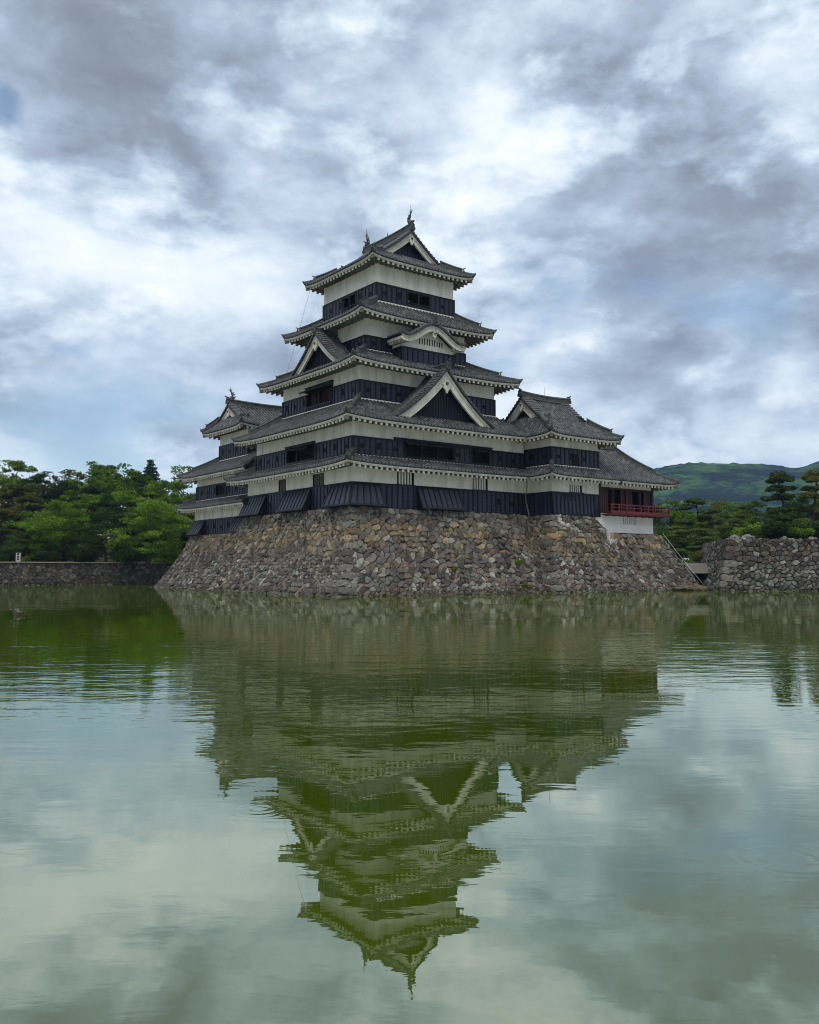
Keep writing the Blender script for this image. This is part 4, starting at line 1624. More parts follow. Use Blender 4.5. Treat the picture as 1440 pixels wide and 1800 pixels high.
we.sweep([(4.2, 16.6, 13.25), (4.2, 21.0, 13.25)], [(-.2, 0), (-.17, .35), (0, .48), (.17, .35), (.2, 0)], 0)
obj('main_ridge', we, ['ridge'], wr)

# ------------------------------------------------------------------ visitor at a window of the top storey
def person(root_loc, yaw):
    root = empty('person', root_loc, 'visitor in a pale shirt looking out of the top storey window of the keep', 'person')
    cy, sy = math.cos(yaw), math.sin(yaw)

    def skin(name, joints, edges, radii, m, parent, lv=2, rootv=0):
        me = bpy.data.meshes.new(name)
        me.from_pydata([(x * cy - y * sy, x * sy + y * cy, z) for x, y, z in joints], edges, [])
        o = bpy.data.objects.new(name, me)
        col.objects.link(o)
        o.parent = parent
        me.materials.append(MT[m])
        sk = o.modifiers.new('skin', 'SKIN')
        ss = o.modifiers.new('sub', 'SUBSURF')
        ss.levels = ss.render_levels = lv
        lay = me.skin_vertices[0] if me.skin_vertices else None
        if lay is None:
            bm = bmesh.new()
            bm.from_mesh(me)
            bm.verts.layers.skin.verify()
            bm.to_mesh(me)
            bm.free()
            lay = me.skin_vertices[0]
        for i, r in enumerate(radii):
            lay.data[i].radius = (r, r * .85) if i < 3 else (r, r)
            lay.data[i].use_root = (i == rootv)
        return o
    J = [(0, 0, .92), (0, .0, 1.12), (0, .01, 1.36), (0, .0, 1.48), (0, -.02, 1.60), (0, -.015, 1.70),
         (.20, 0, 1.40), (.25, -.05, 1.13), (.14, -.28, 1.05), (.10, -.36, 1.06), (-.20, 0, 1.40), (-.25, -.05, 1.13), (-.14, -.28, 1.05), (-.10, -.36, 1.06),
         (.10, 0, .86), (.11, .0, .48), (.11, .02, .07), (.11, -.13, .03), (-.10, 0, .86), (-.11, .0, .48), (-.11, .02, .07), (-.11, -.13, .03)]
    E = [(0, 1), (1, 2), (2, 3), (3, 4), (4, 5), (2, 6), (6, 7), (7, 8), (8, 9), (2, 10), (10, 11), (11, 12), (12, 13), (0, 14), (14, 15), (15, 16), (16, 17), (0, 18), (18, 19), (19, 20), (20, 21)]
    rad = [.15, .14, .16, .055, .085, .07, .065, .048, .036, .028, .065, .048, .036, .028, .09, .06, .042, .035, .09, .06, .042, .035]
    body = skin('body', J, E, rad, 'skin', root)
    skin('shirt', [(0, 0, .95), (0, 0, 1.12), (0, .01, 1.37), (.19, 0, 1.40), (.23, -.03, 1.26), (-.19, 0, 1.40), (-.23, -.03, 1.26)], [(0, 1), (1, 2), (2, 3), (3, 4), (2, 5), (5, 6)], [.17, .165, .175, .08, .075, .08, .075], 'cloth', root, 2)
    skin('hair', [(0, .02, 1.72), (0, .04, 1.66), (0, .045, 1.60)], [(0, 1), (1, 2)], [.085, .09, .07], 'hair', root, 2)
    return root


person((8.12, 5.30, 22.62), 0.0)


# ------------------------------------------------------------------ walls of rough stone
def clip_cell(poly, px, py, qx, qy, wgt):
    """keep the part of poly nearer to p than to q"""
    mx, my = (px + qx) / 2, (py + qy) / 2
    dx, dy = qx - px, qy - py
    L2 = dx * dx + dy * dy
    s = wgt / 2
    c = mx * dx + my * dy + s
    out = []
    n = len(poly)
    for i in range(n):
        a, b = poly[i], poly[(i + 1) % n]
        da, db = a[0] * dx + a[1] * dy - c, b[0] * dx + b[1] * dy - c
        if da <= 0:
            out.append(a)
        if (da < 0) != (db < 0) and da != db:
            t = da / (da - db)
            out.append((a[0] + (b[0] - a[0]) * t, a[1] + (b[1] - a[1]) * t))
    return out


def stone_cells(L, H, size, rng, flat=1.25, small=None):
    """irregular cells tiling an L x H rectangle; stones are wider than tall and vary in size"""
    sites = []
    y = 0
    row = 0
    while y < H:
        rh = size(y / H) * rng.uniform(.62, 1.35)
        x = -rng.uniform(0, 1) * rh
        while x < L + rh:
            wdt = rh * flat * rng.choice([.45, .6, .8, .9, 1.1, 1.3, 1.75])
            sites.append((x + wdt / 2 + rng.uniform(-.12, .12) * wdt, y + rh * (.5 + rng.uniform(-.30, .30)), rng.uniform(-.10, .10) * rh * rh, rh))
            if rng.random() < .38:
                sites.append((x + wdt + rng.uniform(-.1, .1) * wdt, y + rh * rng.uniform(0, 1), -.12 * rh * rh, rh * .5))
            x += wdt
        y += rh
        row += 1
    S = np.array([(a, b) for a, b, _, _ in sites])
    cells = []
    for i, (px, py, w_, rh) in enumerate(sites):
        R_ = 2.6 * rh + .3
        dd = np.abs(S - (px, py)).max(axis=1)
        nb = np.nonzero((dd < R_) & (dd > 1e-6))[0]
        nb = nb[np.argsort(dd[nb])]
        poly = [(max(0, px - R_), max(0, py - R_)), (min(L, px + R_), max(0, py - R_)), (min(L, px + R_), min(H, py + R_)), (max(0, px - R_), min(H, py + R_))]
        if px + R_ < 0 or px - R_ > L:
            continue
        for j in nb:
            poly = clip_cell(poly, px, py, S[j][0], S[j][1], w_ - sites[j][2])
            if len(poly) < 3:
                break
        if len(poly) >= 3:
            ar = 0
            for a, b in zip(poly, poly[1:] + poly[:1]):
                ar += a[0] * b[1] - a[1] * b[0]
            if abs(ar) / 2 > .006:
                cells.append((poly, abs(ar) / 2))
    return cells


GREY = [(.150, .140, .122), (.185, .172, .148), (.118, .110, .100), (.215, .20, .17), (.165, .160, .148)]
BROWN = [(.142, .112, .085), (.125, .098, .080), (.165, .13, .092), (.108, .09, .08)]
TAN = [(.265, .20, .12), (.30, .235, .15), (.235, .175, .10), (.26, .21, .14)]
PALE = [(.30, .30, .27), (.27, .285, .265), (.34, .33, .29)]
PURPLE = [(.112, .088, .082), (.095, .080, .076)]


def stone_face(mb, T0, T1, B0, B1, size, seed, colour, gap=.011, bulge=.05, conc=.45, flat=1.45, prof=None):
    """a battered face of fitted rubble between a top line T0-T1 and a foot line B0-B1"""
    rng = random.Random(seed)
    T0, T1, B0, B1 = Vector(T0), Vector(T1), Vector(B0), Vector(B1)
    L = max((T1 - T0).length, (B1 - B0).length)
    H = ((B0 - T0).length + (B1 - T1).length) / 2
    al = (T1 - T0).normalized()
    out = ((B0 + B1) / 2 - (T0 + T1) / 2)
    out.z = 0
    out -= al * out.dot(al)
    if out.length < .05:
        out = Vector((al.y, -al.x, 0))
    out.normalize()
    dz = T0.z - B0.z
    run = ((B0 + B1) / 2 - (T0 + T1) / 2)
    run = abs(run.dot(out))
    nrm = (out * dz + Vector((0, 0, 1)) * run).normalized()

    def P(x, y, d=0):
        a, s = x / L, y / H
        q = (1 - conc) * s + conc * s * s if prof is None else prof(s)
        t, b = T0.lerp(T1, a), B0.lerp(B1, a)
        p = t.lerp(b, q)
        p.z = lerp(t.z, b.z, s)
        return p + nrm * d
    # dark packing behind the stones
    nx, ny = max(2, int(L / 2)), 8
    mb.grid([[tuple(P(L * i / nx, H * j / ny, -.12)) for i in range(nx + 1)] for j in range(ny + 1)], 1)
    for poly, area in stone_cells(L, H, size, rng, flat):
        n = len(poly)
        cx_ = sum(p[0] for p in poly) / n
        cy_ = sum(p[1] for p in poly) / n
        # round the outline a little and keep a gap
        r = math.sqrt(area)
        g = min(.3, gap * rng.uniform(.6, 1.8) / r * 1.6)
        pts = []
        for i in range(n):
            a, b = poly[i], poly[(i + 1) % n]
            e = math.hypot(b[0] - a[0], b[1] - a[1])
            if e > .5 * r:
                c0, c1 = rng.uniform(.02, .2), rng.uniform(.8, .98)
                pts += [(lerp(a[0], b[0], c0), lerp(a[1], b[1], c0)), (lerp(a[0], b[0], c1), lerp(a[1], b[1], c1))]
            elif e > .12 * r:
                pts.append(((a[0] + b[0]) / 2, (a[1] + b[1]) / 2))
        if len(pts) < 3:
            continue
        n = len(pts)
        sx, sy = rng.gauss(0, .15), rng.gauss(0, .18)
        bz = bulge * rng.uniform(.2, 1.5) * min(1.6, r / .5)
        ring0 = [P(lerp(x, cx_, g * .7), lerp(y, cy_, g * .7), -.16) for x, y in pts]
        ring1, ring2 = [], []
        for x, y in pts:
            j = rng.uniform(-.012, .012)
            ring1.append(P(lerp(x, cx_, g), lerp(y, cy_, g), (x - cx_) * sx + (y - cy_) * sy + j - .02))
            ring2.append(P(lerp(x, cx_, g + .13), lerp(y, cy_, g + .13), (x - cx_) * sx + (y - cy_) * sy + bz * .7 + rng.uniform(-.035, .035)))
        c = P(cx_ + rng.uniform(-.1, .1) * r, cy_ + rng.uniform(-.1, .1) * r, bz + rng.uniform(-.01, .02))
        vs = [tuple(p) for p in ring0 + ring1 + ring2] + [tuple(c)]
        fs = []
        for i in range(n):
            k = (i + 1) % n
            fs += [(i, k, n + k, n + i), (n + i, n + k, 2 * n + k, 2 * n + i), (2 * n + i, 2 * n + k, 3 * n)]
        pz = P(cx_, cy_)
        base = colour(rng, cx_ / L, pz.z, r)
        v = rng.uniform(.38, .98)
        mb.add(vs, fs, 0, tint=tuple(x * v for x in base))


def quoins(mb, top, bot, da, db, seed, colour, conc=.45, n=11, z_stop=.0):
    """long corner stones laid alternately along the two faces of a battered arris"""
    rng = random.Random(seed)
    top, bot = Vector(top), Vector(bot)
    da, db = Vector(da).normalized(), Vector(db).normalized()

    def P(s):
        q = (1 - conc) * s + conc * s * s
        p = top.lerp(bot, q)
        p.z = lerp(top.z, bot.z, s)
        return p
    for k in range(n):
        s0, s1 = k / n + .004, (k + 1) / n - .004
        la, lb = (rng.uniform(1.0, 1.6), rng.uniform(.5, .8)) if k % 2 else (rng.uniform(.5, .8), rng.uniform(1.0, 1.6))
        o = -(da + db) * rng.uniform(.14, .26)
        j = lambda: Vector((rng.uniform(-.04, .04), rng.uniform(-.04, .04), rng.uniform(-.05, .05)))
        # the stones dip inward, as laid
        pts = []
        for s, up in ((s1, -.0), (s0, .0)):
            p = P(s)
            slope_a = P(min(1, s + .01)) - p
            dip = Vector((0, 0, -.10))
            pts += [p + o + j() * .5, p + da * la + o * .35 + dip * la + j(), p + da * la * .9 + db * lb * .9 + dip, p + db * lb + o * .35 + dip * lb + j()]
        b = len(mb.f)
        base = colour(rng, 0, P((s0 + s1) / 2).z, .8)
        v = rng.uniform(.45, .95)
        bm = bmesh.new()
        bv = [bm.verts.new(p) for p in pts]
        for f in [(3, 2, 1, 0), (4, 5, 6, 7), (0, 1, 5, 4), (1, 2, 6, 5), (2, 3, 7, 6), (3, 0, 4, 7)]:
            bm.faces.new([bv[i] for i in f])
        bmesh.ops.subdivide_edges(bm, edges=bm.edges[:], cuts=2, use_grid_fill=True)
        bmesh.ops.smooth_vert(bm, verts=bm.verts[:], factor=.45, use_axis_x=True, use_axis_y=True, use_axis_z=True)
        for q in bm.verts:
            q.co += Vector((rng.uniform(-.035, .035), rng.uniform(-.035, .035), rng.uniform(-.025, .025)))
        bm.verts.index_update()
        mb.add([tuple(q.co) for q in bm.verts], [tuple(q.index for q in f.verts) for f in bm.faces], 0, tint=tuple(x * v for x in base))
        bm.free()


def castle_colour(rng, a, z, r):
    q = rng.random()
    zz_ = z + rng.uniform(-.35, .35)
    if zz_ > 5.1:
        return rng.choice(GREY[:4]) if q < .8 else rng.choice(BROWN)
    if zz_ > 3.75:
        return rng.choice(TAN) if q < .52 else (rng.choice(GREY) if q < .78 else rng.choice(BROWN))
    if zz_ > 2.8:
        return rng.choice(TAN[2:]) if q < .16 else (rng.choice(GREY) if q < .62 else rng.choice(BROWN))
    if r < .28 and q < .5:
        return rng.choice(PALE)
    if q < .40:
        return rng.choice(BROWN + PURPLE)
    if q < .90:
        return rng.choice(GREY)
    return rng.choice(PALE) if q < .975 else (.19, .115, .085)


def right_colour(rng, a, z, r):
    return tuple(x * .64 for x in right_mix(rng, z))


def right_mix(rng, z):
    q = rng.random()
    if z < 2.4 and q < .32:
        return rng.choice(PALE)
    if q < .40:
        return rng.choice(PURPLE + BROWN)
    return rng.choice(GREY) if q < .88 else rng.choice(PALE)


def dark_colour(rng, a, z, r):
    return tuple(x * .62 for x in rng.choice(GREY + BROWN + [(.10, .10, .10)]))


def fan(s):          # steep above, spreading towards the foot
    return .62 * s + .38 * s * s


sizes = lambda s: lerp(.50, .38, s)
kb = empty('stone_base', (8, 8, 0), 'steep battered stone base of fitted rubble carrying the main keep and the moon pavilion', 'stone wall')
C = (-3.9, -3.75, -.35)
mb = MB()
stone_face(mb, (-.22, 17.9, 6.33), (-.22, .72, 6.33), (-4.0, 22.0, -.35), C, sizes, 11, castle_colour, prof=fan)
obj('west_face', mb, ['stone', 'gapdark'], kb).name = 'stone_face'
mb = MB()
stone_face(mb, (-.22, .72, 6.33), (18.3, .72, 6.33), C, (18.3, -3.75, -.35), sizes, 12, castle_colour, prof=fan)
obj('stone_face', mb, ['stone', 'gapdark'], kb)
mb = MB()
stone_face(mb, (17.3, 2.0, 6.24), (17.3, -2.1, 6.24), (13.85, -.6, -.35), (13.85, -5.65, -.35), sizes, 13, castle_colour, prof=fan)
obj('stone_face', mb, ['stone', 'gapdark'], kb)


def tat_prof(z, ztop=6.24, tot=6.59):
    s = (ztop - z) / tot
    return fan(s)


LIME = [((17.25, 6.1), (17.7, 5.3)), ((17.5, 5.9), (18.3, 5.35)), ((18.3, 5.35), (19.3, 4.95)), ((19.3, 5.0), (20.2, 4.3)), ((22.3, 5.4), (24.3, 3.9))]


def limed(x0, x1, z_hi):
    """old lime washed over the stones round the turret corner"""
    def f(rng, a, z, r):
        x = lerp(x0, x1, a)
        p = Vector((x, z))
        for A, B in LIME:
            A, B = Vector(A), Vector(B)
            t = min(1, max(0, (p - A).dot(B - A) / (B - A).length_squared))
            if (p - A.lerp(B, t)).length < .27 and rng.random() < .8:
                v = rng.uniform(.42, .62)
                return (v, v * .97, v * .9)
        return castle_colour(rng, a, z, r)
    return f


zj = 4.86
qj = tat_prof(zj)
yj = lerp(-2.1, -5.65, qj)
xj = lerp(17.3, 13.85, qj)
mb = MB()
s_j = (6.24 - zj) / 6.59
stone_face(mb, (17.3, -2.1, 6.24), (22.35, -2.1, 6.24), (xj, yj, zj), (23.75, yj, zj), sizes, 14, limed(xj - .2, 23.2, 6.24), prof=lambda s: fan(s * s_j) / qj)
stone_face(mb, (xj, yj, zj), (30.6, yj, zj), (13.85, -5.65, -.35), (33.2, -5.65, -.35), sizes, 15, limed(xj - .6, 31.5, 5), prof=lambda s: (fan(s_j + s * (1 - s_j)) - qj) / (1 - qj))
obj('stone_face', mb, ['stone', 'gapdark'], kb)
mb = MB()
stone_face(mb, (30.6, yj, zj), (30.6, 5, zj), (33.2, -5.65, -.35), (33.2, 8, -.35), sizes, 16, castle_colour, conc=.1)
obj('stone_face', mb, ['stone', 'gapdark'], kb)
mb = MB()
quoins(mb, (-.22, .72, 6.33), C, (1, 0, 0), (0, 1, 0), 5, castle_colour, conc=.38, n=13)
obj('corner_stones', mb, ['stone'], kb)
mb = MB()
quoins(mb, (17.3, -2.1, 6.24), (13.85, -5.65, -.35), (1, 0, 0), (0, 1, 0), 6, castle_colour, conc=.38, n=13)
obj('corner_stones', mb, ['stone'], kb)
ib = empty('stone_base', (2, 26, 0), 'lower stone base under the small keep, set back left of the main keep base', 'stone wall')
mb = MB()
stone_face(mb, (.45, 31.0, 5.08), (.45, 17.0, 5.08), (-2.4, 34.3, -.35), (-2.4, 15.0, -.35), sizes, 21, castle_colour, prof=fan)
stone_face(mb, (9.5, 31.0, 5.08), (.45, 31.0, 5.08), (9.5, 34.3, -.35), (-2.4, 34.3, -.35), sizes, 22, castle_colour, prof=fan)
obj('stone_face', mb, ['stone', 'gapdark'], ib)

# far left moat wall and the wall at the right
lwall = empty('moat_wall', (-14, 51, 0), 'low dark moat wall of squared stone across the far left shore', 'stone wall')
mb = MB()
stone_face(mb, (-48, 51.25, 2.5), (24, 51.25, 2.5), (-48, 50.8, -.3), (24, 50.8, -.3), lambda s: .40, 31, dark_colour, bulge=.05, conc=0)
obj('stone_face', mb, ['stone', 'gapdark'], lwall)
mb = MB()
mb.box(-48, 51.05, 2.5, 24, 51.9, 2.62)
obj('wall_coping', mb, ['gravel'], lwall)

RA = np.array(spot(1240, 72.0))
RAt = np.array(spot(1266, 73.0))
along = np.array([.8, -.6, 0])
back = np.array([.6, .8, 0])
rwall = empty('moat_wall', tuple(RA), 'rugged grey rubble wall with a broken top rising from the water at the far right', 'stone wall')
mb = MB()
tl = RAt + along * .9 + back * .4
rb = RA + along * 48
rt_ = tl + along * 48
stone_face(mb, (tl[0], tl[1], 4.35), (rt_[0], rt_[1], 4.25), (RA[0] + .9, RA[1] - .6, -.3), (rb[0] + .9, rb[1] - .6, -.3), lambda s: lerp(.44, .32, s), 41, right_colour, bulge=.08, conc=.1, gap=.014, flat=1.5)
b0 = tl + back * 14 + along * 2.6
b1 = RA + along * 2.8 + back * 14
stone_face(mb, (b0[0], b0[1], 4.35), (tl[0], tl[1], 4.35), (b1[0], b1[1], -.3), (RA[0] + .9, RA[1] - .6, -.3), lambda s: lerp(.44, .34, s), 42, right_colour, bulge=.08, conc=.1, gap=.014, flat=1.5)
obj('stone_face', mb, ['stone', 'gapdark'], rwall)
mb = MB()
quoins(mb, (tl[0], tl[1], 4.4), (RA[0] + .9, RA[1] - .6, -.3), along, back, 8, right_colour, conc=.1, n=8)
rng = random.Random(9)
obj('corner_stones', mb, ['stone'], rwall)


def boulder(mb, c, r, rng, tint, sq=.7):
    bm = bmesh.new()
    bmesh.ops.create_icosphere(bm, subdivisions=2, radius=1)
    nz = [Vector((rng.uniform(-1, 1), rng.uniform(-1, 1), rng.uniform(-1, 1))).normalized() for _ in range(7)]
    vs = []
    ang = rng.uniform(0, 3.1)
    for v in bm.verts:
        p = v.co.copy()
        for q in nz:
            d = p.dot(q)
            if d > .62:
                p -= q * (d - .62) * .8
        p = Vector((p.x * r, p.y * r * rng.uniform(.98, 1.02) * .8, p.z * r * sq))
        p = Vector((p.x * math.cos(ang) - p.y * math.sin(ang), p.x * math.sin(ang) + p.y * math.cos(ang), p.z))
        vs.append(tuple(p + Vector(c)))
    fs = [tuple(v.index for v in f.verts) for f in bm.faces]
    bm.free()
    mb.add(vs, fs, 0, tint=tint)


# loose stones on the broken top of the right wall and along the waterline
mb = MB()
for k in range(60):
    d = rng.uniform(.2, 1) if k < 12 else rng.uniform(0, 40)
    p = tl + along * (d * (2.2 if k < 12 else 1)) + back * rng.uniform(.05, .5)
    boulder(mb, (p[0], p[1], 4.33 + (rng.uniform(.0, .22) if k < 12 else rng.uniform(-.10, .0))), rng.uniform(.2, .36), rng, tuple(x * .7 for x in rng.choice(PALE + GREY)))
tag(obj('top_stones', mb, ['stone'], rwall), kind='stuff')


def foot_stones(parent, p0, p1, n, seed, rmin=.12, rmax=.34):
    rng = random.Random(seed)
    mb = MB()
    p0, p1 = Vector(p0), Vector(p1)
    d = (p1 - p0).normalized()
    nn = Vector((d.y, -d.x, 0))
    for k in range(n):
        p = p0.lerp(p1, rng.random()) + nn * rng.uniform(-.25, .32)
        boulder(mb, (p.x, p.y, rng.uniform(-.10, .06)), rng.uniform(rmin, rmax), rng, tuple(x * .6 for x in rng.choice(GREY + PALE)), .6)
    return tag(obj('foot_stones', mb, ['stone'], parent), kind='stuff')


foot_stones(kb, (-3.85, 22, 0), (-3.85, -3.7, 0), 80, 51)
foot_stones(kb, (-3.8, -3.75, 0), (15.2, -3.75, 0), 60, 52)
foot_stones(kb, (13.9, -5.65, 0), (33.5, -5.65, 0), 60, 53)
foot_stones(ib, (-2.4, 34, 0), (-2.4, 21, 0), 40, 54)
foot_stones(lwall, (-40, 50.7, 0), (-1, 50.7, 0), 60, 55)
foot_stones(rwall, tuple(RA + along * .5), tuple(RA + along * 34), 70, 56)

# gap between the castle base and the right wall: low stones and an old roofed sluice
sl = empty('sluice_hut', spot(1232, 79.5, 0), 'small weathered plank-roofed sluice in the gap left of the rubble wall', 'sluice')
c = np.array(spot(1232, 79.5))
mb = MB()


def ob(mb, cc, dl, db_, z0, z1, m=0, zt=None):
    p = []
    for sa, sb in ((-1, -1), (1, -1), (1, 1), (-1, 1)):
        q = cc + along * dl * sa + back * db_ * sb
        p.append(q)
    zt = zt or (z1, z1, z1, z1)
    mb.hexa([(q[0], q[1], z0) for q in p] + [(q[0], q[1], z) for q, z in zip(p, zt)], m)


ob(mb, c + back * .5, 1.05, 1.3, 1.42, 1.5, 0, (1.45, 1.45, 2.35, 2.35))
obj('plank_roof', mb, ['oldwood'], sl)
mb = MB()
ob(mb, c - along * .75, .1, .1, -.2, 1.44)
ob(mb, c + along * .75, .1, .1, -.2, 1.44)
ob(mb, c + back * .9, .8, .06, -.2, 1.4, 1)
obj('sluice_frame', mb, ['oldwood', 'void'], sl)
shp = empty('landing_stones', spot(1225, 77, 0), 'flat rough stones at the waterline between castle base and rubble wall', 'rocks')
mb = MB()
rng = random.Random(77)
for k in range(46):
    p = np.array(spot(rng.uniform(1185, 1262), rng.uniform(74.5, 79.5)))
    boulder(mb, (p[0], p[1], rng.uniform(-.1, .28)), rng.uniform(.3, .75), rng, tuple(x * .6 for x in rng.choice(GREY + TAN[2:] + PALE[:1])), .42)
obj('rubble', mb, ['stone'], shp)
rp = MB()
rp.tube([(lerp(30.72, 33.3, f), lerp(yj - .02, -5.65, (1 - .1) * f + .1 * f * f) - .08, lerp(5.0, -.3, f)) for f in (0, .3, .6, .86)], .011, 5)
obj('guard_rope', rp, ['plaster_new'], kb)

# ------------------------------------------------------------------ ground, water, hills
mb = MB()
mb.add([(-400, -300, 0), (400, -300, 0), (400, 300, 0), (-400, 300, 0)], [(0, 1, 2, 3)])
tag(obj('moat_water', mb, ['water']), kind='structure')
g = MB()
pe = RA + along * 3.6 + back * 12
p1 = RA + along * 60 + back * 1.5
p0 = RA + along * 1.6 + back * 1.2
far = 1900
pts = [(-far, 51.6, 2.45), (24, 51.6, 2.45), (24, 31, 2.45), (12, 12, 2.45), (30, 6, 2.45), (33.4, 2, 2.45), (36.3, -3.5, 2.45), (pe[0], pe[1], 2.45), (p1[0], p1[1], 2.45), (far, -far * .5, 2.45), (far, far, 2.45), (-far, far, 2.45)]
bot = [(x, y, -1) for x, y, z in pts[:9]]
n = len(pts)
g.add(pts + bot, [tuple(range(n))] + [(i, i + 1, n + i + 1, n + i) for i in range(8)])
tag(obj('ground', g, ['grass']), kind='structure')
rb_ = MB()
q0 = tl + back * .35 + along * .6
q1 = tl + along * 60 + back * .35
q = [q0, q1, q1 + back * 12, q0 + back * 12 + along * 3]
q2 = [q0, q1, q1 + back * 18, q0 + back * 18 + along * 4]
rb_.hexa([(x[0], x[1], -.5) for x in q2] + [(x[0], x[1], 4.22) for x in q])
tag(obj('raised_bank', rb_, ['grass']), kind='structure')

gw = empty('retaining_wall', spot(1228, 84, 0), 'low stone retaining wall behind the sluice between castle base and rubble wall', 'stone wall')
mb = MB()
A_, B_, C_ = np.array([33.2, 1.5, 0]) - back * .3, np.array([36.3, -3.5, 0]) - back * .35, np.array([pe[0], pe[1], 0]) - back * .35
stone_face(mb, (A_[0], A_[1], 2.5), (B_[0], B_[1], 2.5), (A_[0] - .3, A_[1] - .2, -.3), (B_[0] - .3, B_[1] - .3, -.3), lambda s: .42, 61, dark_colour, bulge=.06, conc=0)
stone_face(mb, (B_[0], B_[1], 2.5), (C_[0], C_[1], 2.5), (B_[0] - .3, B_[1] - .3, -.3), (C_[0] - .2, C_[1] - .3, -.3), lambda s: .42, 62, dark_colour, bulge=.06, conc=0)
obj('stone_face', mb, ['stone', 'gapdark'], gw)

hm = MB()
rng = random.Random(4)
NU, NV = 420, 60
prof_px = [(-900, 960), (400, 940), (800, 880), (1000, 850), (1150, 828), (1180, 823), (1215, 818), (1260, 819), (1290, 820), (1330, 819), (1370, 820), (1405, 825), (1425, 819), (1440, 813), (1480, 806), (1600, 800), (1900, 830), (2400, 880), (3200, 960)]


def interp(tab, x):
    for (a, b), (c_, d_) in zip(tab, tab[1:]):
        if a <= x <= c_:
            return lerp(b, d_, (x - a) / (c_ - a))
    return tab[0][1] if x < tab[0][0] else tab[-1][1]


from mathutils import noise as mnoise
rows = []
for j in range(NV + 1):
    f = j / NV
    row = []
    for i in range(NU + 1):
        u = -500 + 3000 * i / NU
        depth = lerp(620, 1500, f)
        x, y, _ = spot(u, depth)
        crest = (1000 - interp(prof_px, u)) / CF * 1500
        h = crest * (math.sin(f * math.pi / 2) ** 1.2)
        v = Vector((x * .0028, y * .0028, .3))
        rid = 1 - abs(mnoise.noise(v)) * 2
        h *= 1 - .45 * (1 - f) * (.5 + .5 * mnoise.noise(v * 1.0)) - .16 * (1 - f) * rid
        h += (mnoise.noise(Vector((x * .02, y * .02, 2))) * 1.5 + mnoise.noise(Vector((x * .10, y * .10, 5))) * 2.6) * min(1, f * 2) * (1 if f < .98 else .55)
        row.append((x, y, max(0, h) + 2))
    rows.append(row)
# far side falls away
rows.append([(p[0] + (p[0] - CO[0]) * .12, p[1] + (p[1] - CO[1]) * .12, -.5) for p in rows[-1]])
hm.grid(rows, 0)
tag(obj('hills', hm, ['hill'], smooth=True), kind='structure')


# ------------------------------------------------------------------ trees
def leafquad(vs, fs, p, size, rng, flat=.5, needle=False):
    n = Vector((rng.gauss(0, 1), rng.gauss(0, 1), rng.gauss(0, 1) + flat * 2)).normalized()
    a = n.cross(Vector((rng.gauss(0, 1), rng.gauss(0, 1), rng.gauss(0, 1)))).normalized()
    b = n.cross(a)
    if needle:
        a = (a + Vector((0, 0, .5))).normalized()
        l, w_ = size * rng.uniform(.8, 1.4), size * .34
    else:
        l, w_ = size * rng.uniform(.7, 1.25), size * rng.uniform(.35, .6)
    i = len(vs)
    p = Vector(p)
    vs += [tuple(p - a * l * .5), tuple(p + b * w_ * .5 + n * .08 * size), tuple(p + a * l * .5), tuple(p - b * w_ * .5 + n * .08 * size)]
    fs.append((i, i + 1, i + 2, i + 3))


